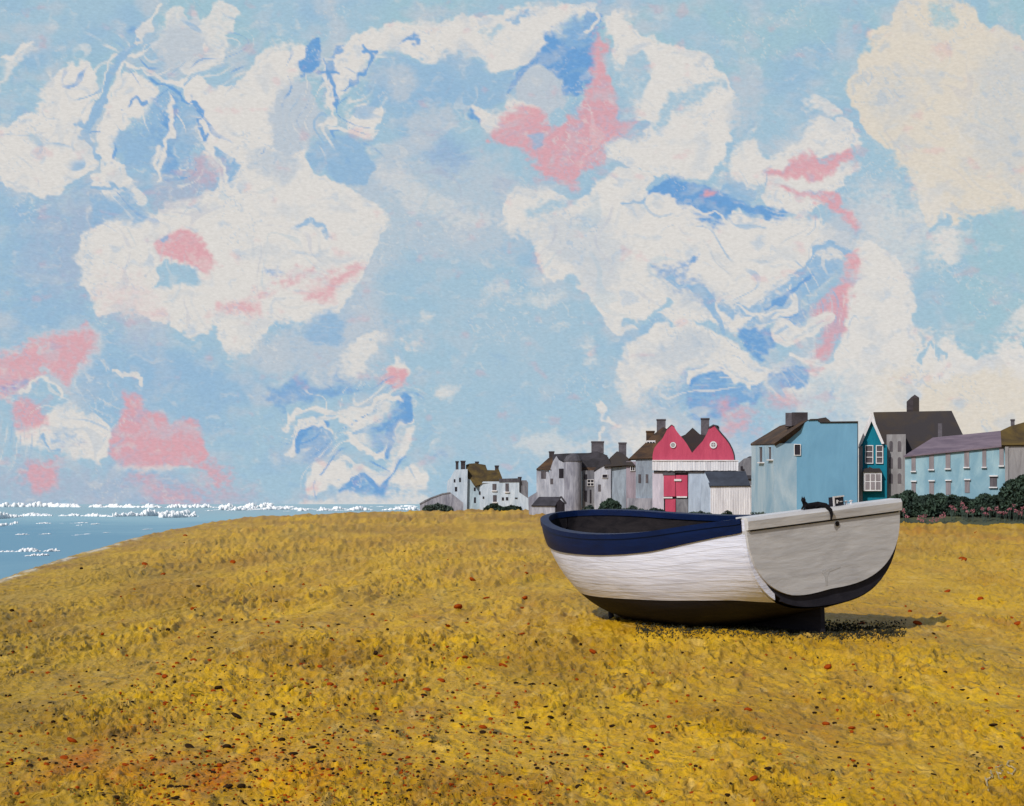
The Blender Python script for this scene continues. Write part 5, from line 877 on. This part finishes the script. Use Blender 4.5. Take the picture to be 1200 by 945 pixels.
for kind, lst, mat in (('rust', RUST, 'rust'), ('dark', DARK, 'dark')):
    for s in range(5):
        o = stone(s*3+(1 if kind == 'rust' else 50)).build('pebble', M[mat], smooth=True); COL.objects.unlink(o); protos[kind, s] = o
    for i, (px, py, sz) in enumerate(lst):
        x, y = ppg(px, py+sz*.5); z = float(gz(x, y)[0]); r_ = min(sz, 5)*.92/F*y; o = protos[kind, i % 5].copy(); COL.objects.link(o)
        o.location = (x, y, z+r_*.25); o.scale = (r_*rs.uniform(.8, 1.5), r_*1.2, r_*rs.uniform(.4, .85)); o.rotation_euler = (rs.uniform(-.3, .3), rs.uniform(-.5, .5), rs.uniform(0, 6.28))
        if kind == 'rust': tag(o, 'small rust red pebble lying on the golden beach', 'pebble', 'rust red pebbles on the beach')
        else: tag(o, 'small blackish brown pebble lying on the golden beach', 'pebble', 'blackish pebbles on the beach')
for o in protos.values(): bpy.data.objects.remove(o)
for nm, mt, nn, lb in (('grit', 'dark', 1500, 'fine blackish grit scattered over the lower beach'), ('grit', 'rust', 1500, 'fine rust red grit scattered over the lower beach')):
    mb = MB(); gp = []
    for _ in range(nn):
        px = rs.gauss(330, 200) if rs.random() < .7 else rs.uniform(0, 1200); py = 955-abs(rs.gauss(0, 1))*105
        if py < 640 or (620 < px < 1060 and py < 760): continue
        x, y = ppg(px, py); gp.append((x, y, rs.choice((.7, 1., 1.4, 2.))/F*y))
    zz = gz([q[0] for q in gp], [q[1] for q in gp])
    for (x, y, q), z in zip(gp, zz): mb.ball((x, y, z+q*.4), (q*rs.uniform(.8, 1.9), q, q*rs.uniform(.6, 1.1)), 5, 3)
    tag(mb.build(nm, M[mt], recalc=False), lb, 'grit', None, 'stuff')
mb = MB(); mg = MB(); n = 6500; xs = []; ys = []  # dark tufts put in for the smudgy shadow of the boat on the sand
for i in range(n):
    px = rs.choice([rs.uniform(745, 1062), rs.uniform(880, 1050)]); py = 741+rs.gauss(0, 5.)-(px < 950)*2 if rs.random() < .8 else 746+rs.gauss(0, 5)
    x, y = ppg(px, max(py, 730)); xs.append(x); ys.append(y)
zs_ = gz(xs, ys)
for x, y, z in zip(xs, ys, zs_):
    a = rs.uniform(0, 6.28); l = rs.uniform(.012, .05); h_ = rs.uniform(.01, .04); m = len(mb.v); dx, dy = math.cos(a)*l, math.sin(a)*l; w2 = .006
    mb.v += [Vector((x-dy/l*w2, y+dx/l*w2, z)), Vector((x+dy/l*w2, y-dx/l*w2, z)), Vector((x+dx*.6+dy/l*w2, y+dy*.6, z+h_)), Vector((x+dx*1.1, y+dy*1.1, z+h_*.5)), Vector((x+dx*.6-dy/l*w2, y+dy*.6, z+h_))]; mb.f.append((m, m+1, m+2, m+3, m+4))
o = mb.build('shadow_tufts', M['shadow_tuft'], recalc=False); tag(o, 'black tufts in place of the shadow under the boat and trailing right', 'shadow_tufts', None, 'stuff')
M['sig'] = paint('signature_paint', alb(176, 160, 130), alb(150, 130, 80), scale=(12, 12, 12), amt=.6, rough=.9)
LET = [[[(1158, 928), (1154, 910)], [(1154, 910), (1161, 907), (1163, 912), (1156, 917)]], [[(1171, 916), (1167, 902)], [(1167, 902), (1175, 899)], [(1169, 909), (1175, 906)], [(1171, 916), (1178, 913)]], [[(1188, 894), (1182, 894), (1180, 899), (1186, 901), (1190, 904), (1186, 910), (1181, 908)]]]  # the painter's signature, built as thin raised letters lying on the sand
T = None
for li, let in enumerate(LET):
    mb = MB()
    for st_ in let:
        pts = []
        for (a, b) in zip(st_[:-1], st_[1:]):
            for t in np.linspace(0, 1, 6): pts.append((a[0]+(b[0]-a[0])*t, a[1]+(b[1]-a[1])*t))
        zz = np.zeros(len(pts))
        for _ in range(6): g = [ppg(p[0], p[1], z) for p, z in zip(pts, zz)]; zz = .5*zz+.5*gz([q[0] for q in g], [q[1] for q in g])
        zz = zz*.5+.5*np.convolve(np.pad(zz, 2, 'edge'), np.ones(5)/5, 'valid'); P_ = [Vector((x, y, z+.014)) for (x, y), z in zip(g, zz)]
        P_ = [p for i, p in enumerate(P_) if i == 0 or (p-P_[i-1]).length > 1e-5]
        mb.tube(P_, .0055, 5)
    if T is None: T = thing('signature_letters', 'faint pale signature letters P E S laid on the sand at the lower right', 'writing', (mb.v[0].x, mb.v[0].y, 0))
    mb.build('letter', M['sig'], T)
for o in bpy.data.objects:
    if '_loc' in o: del o['_loc']
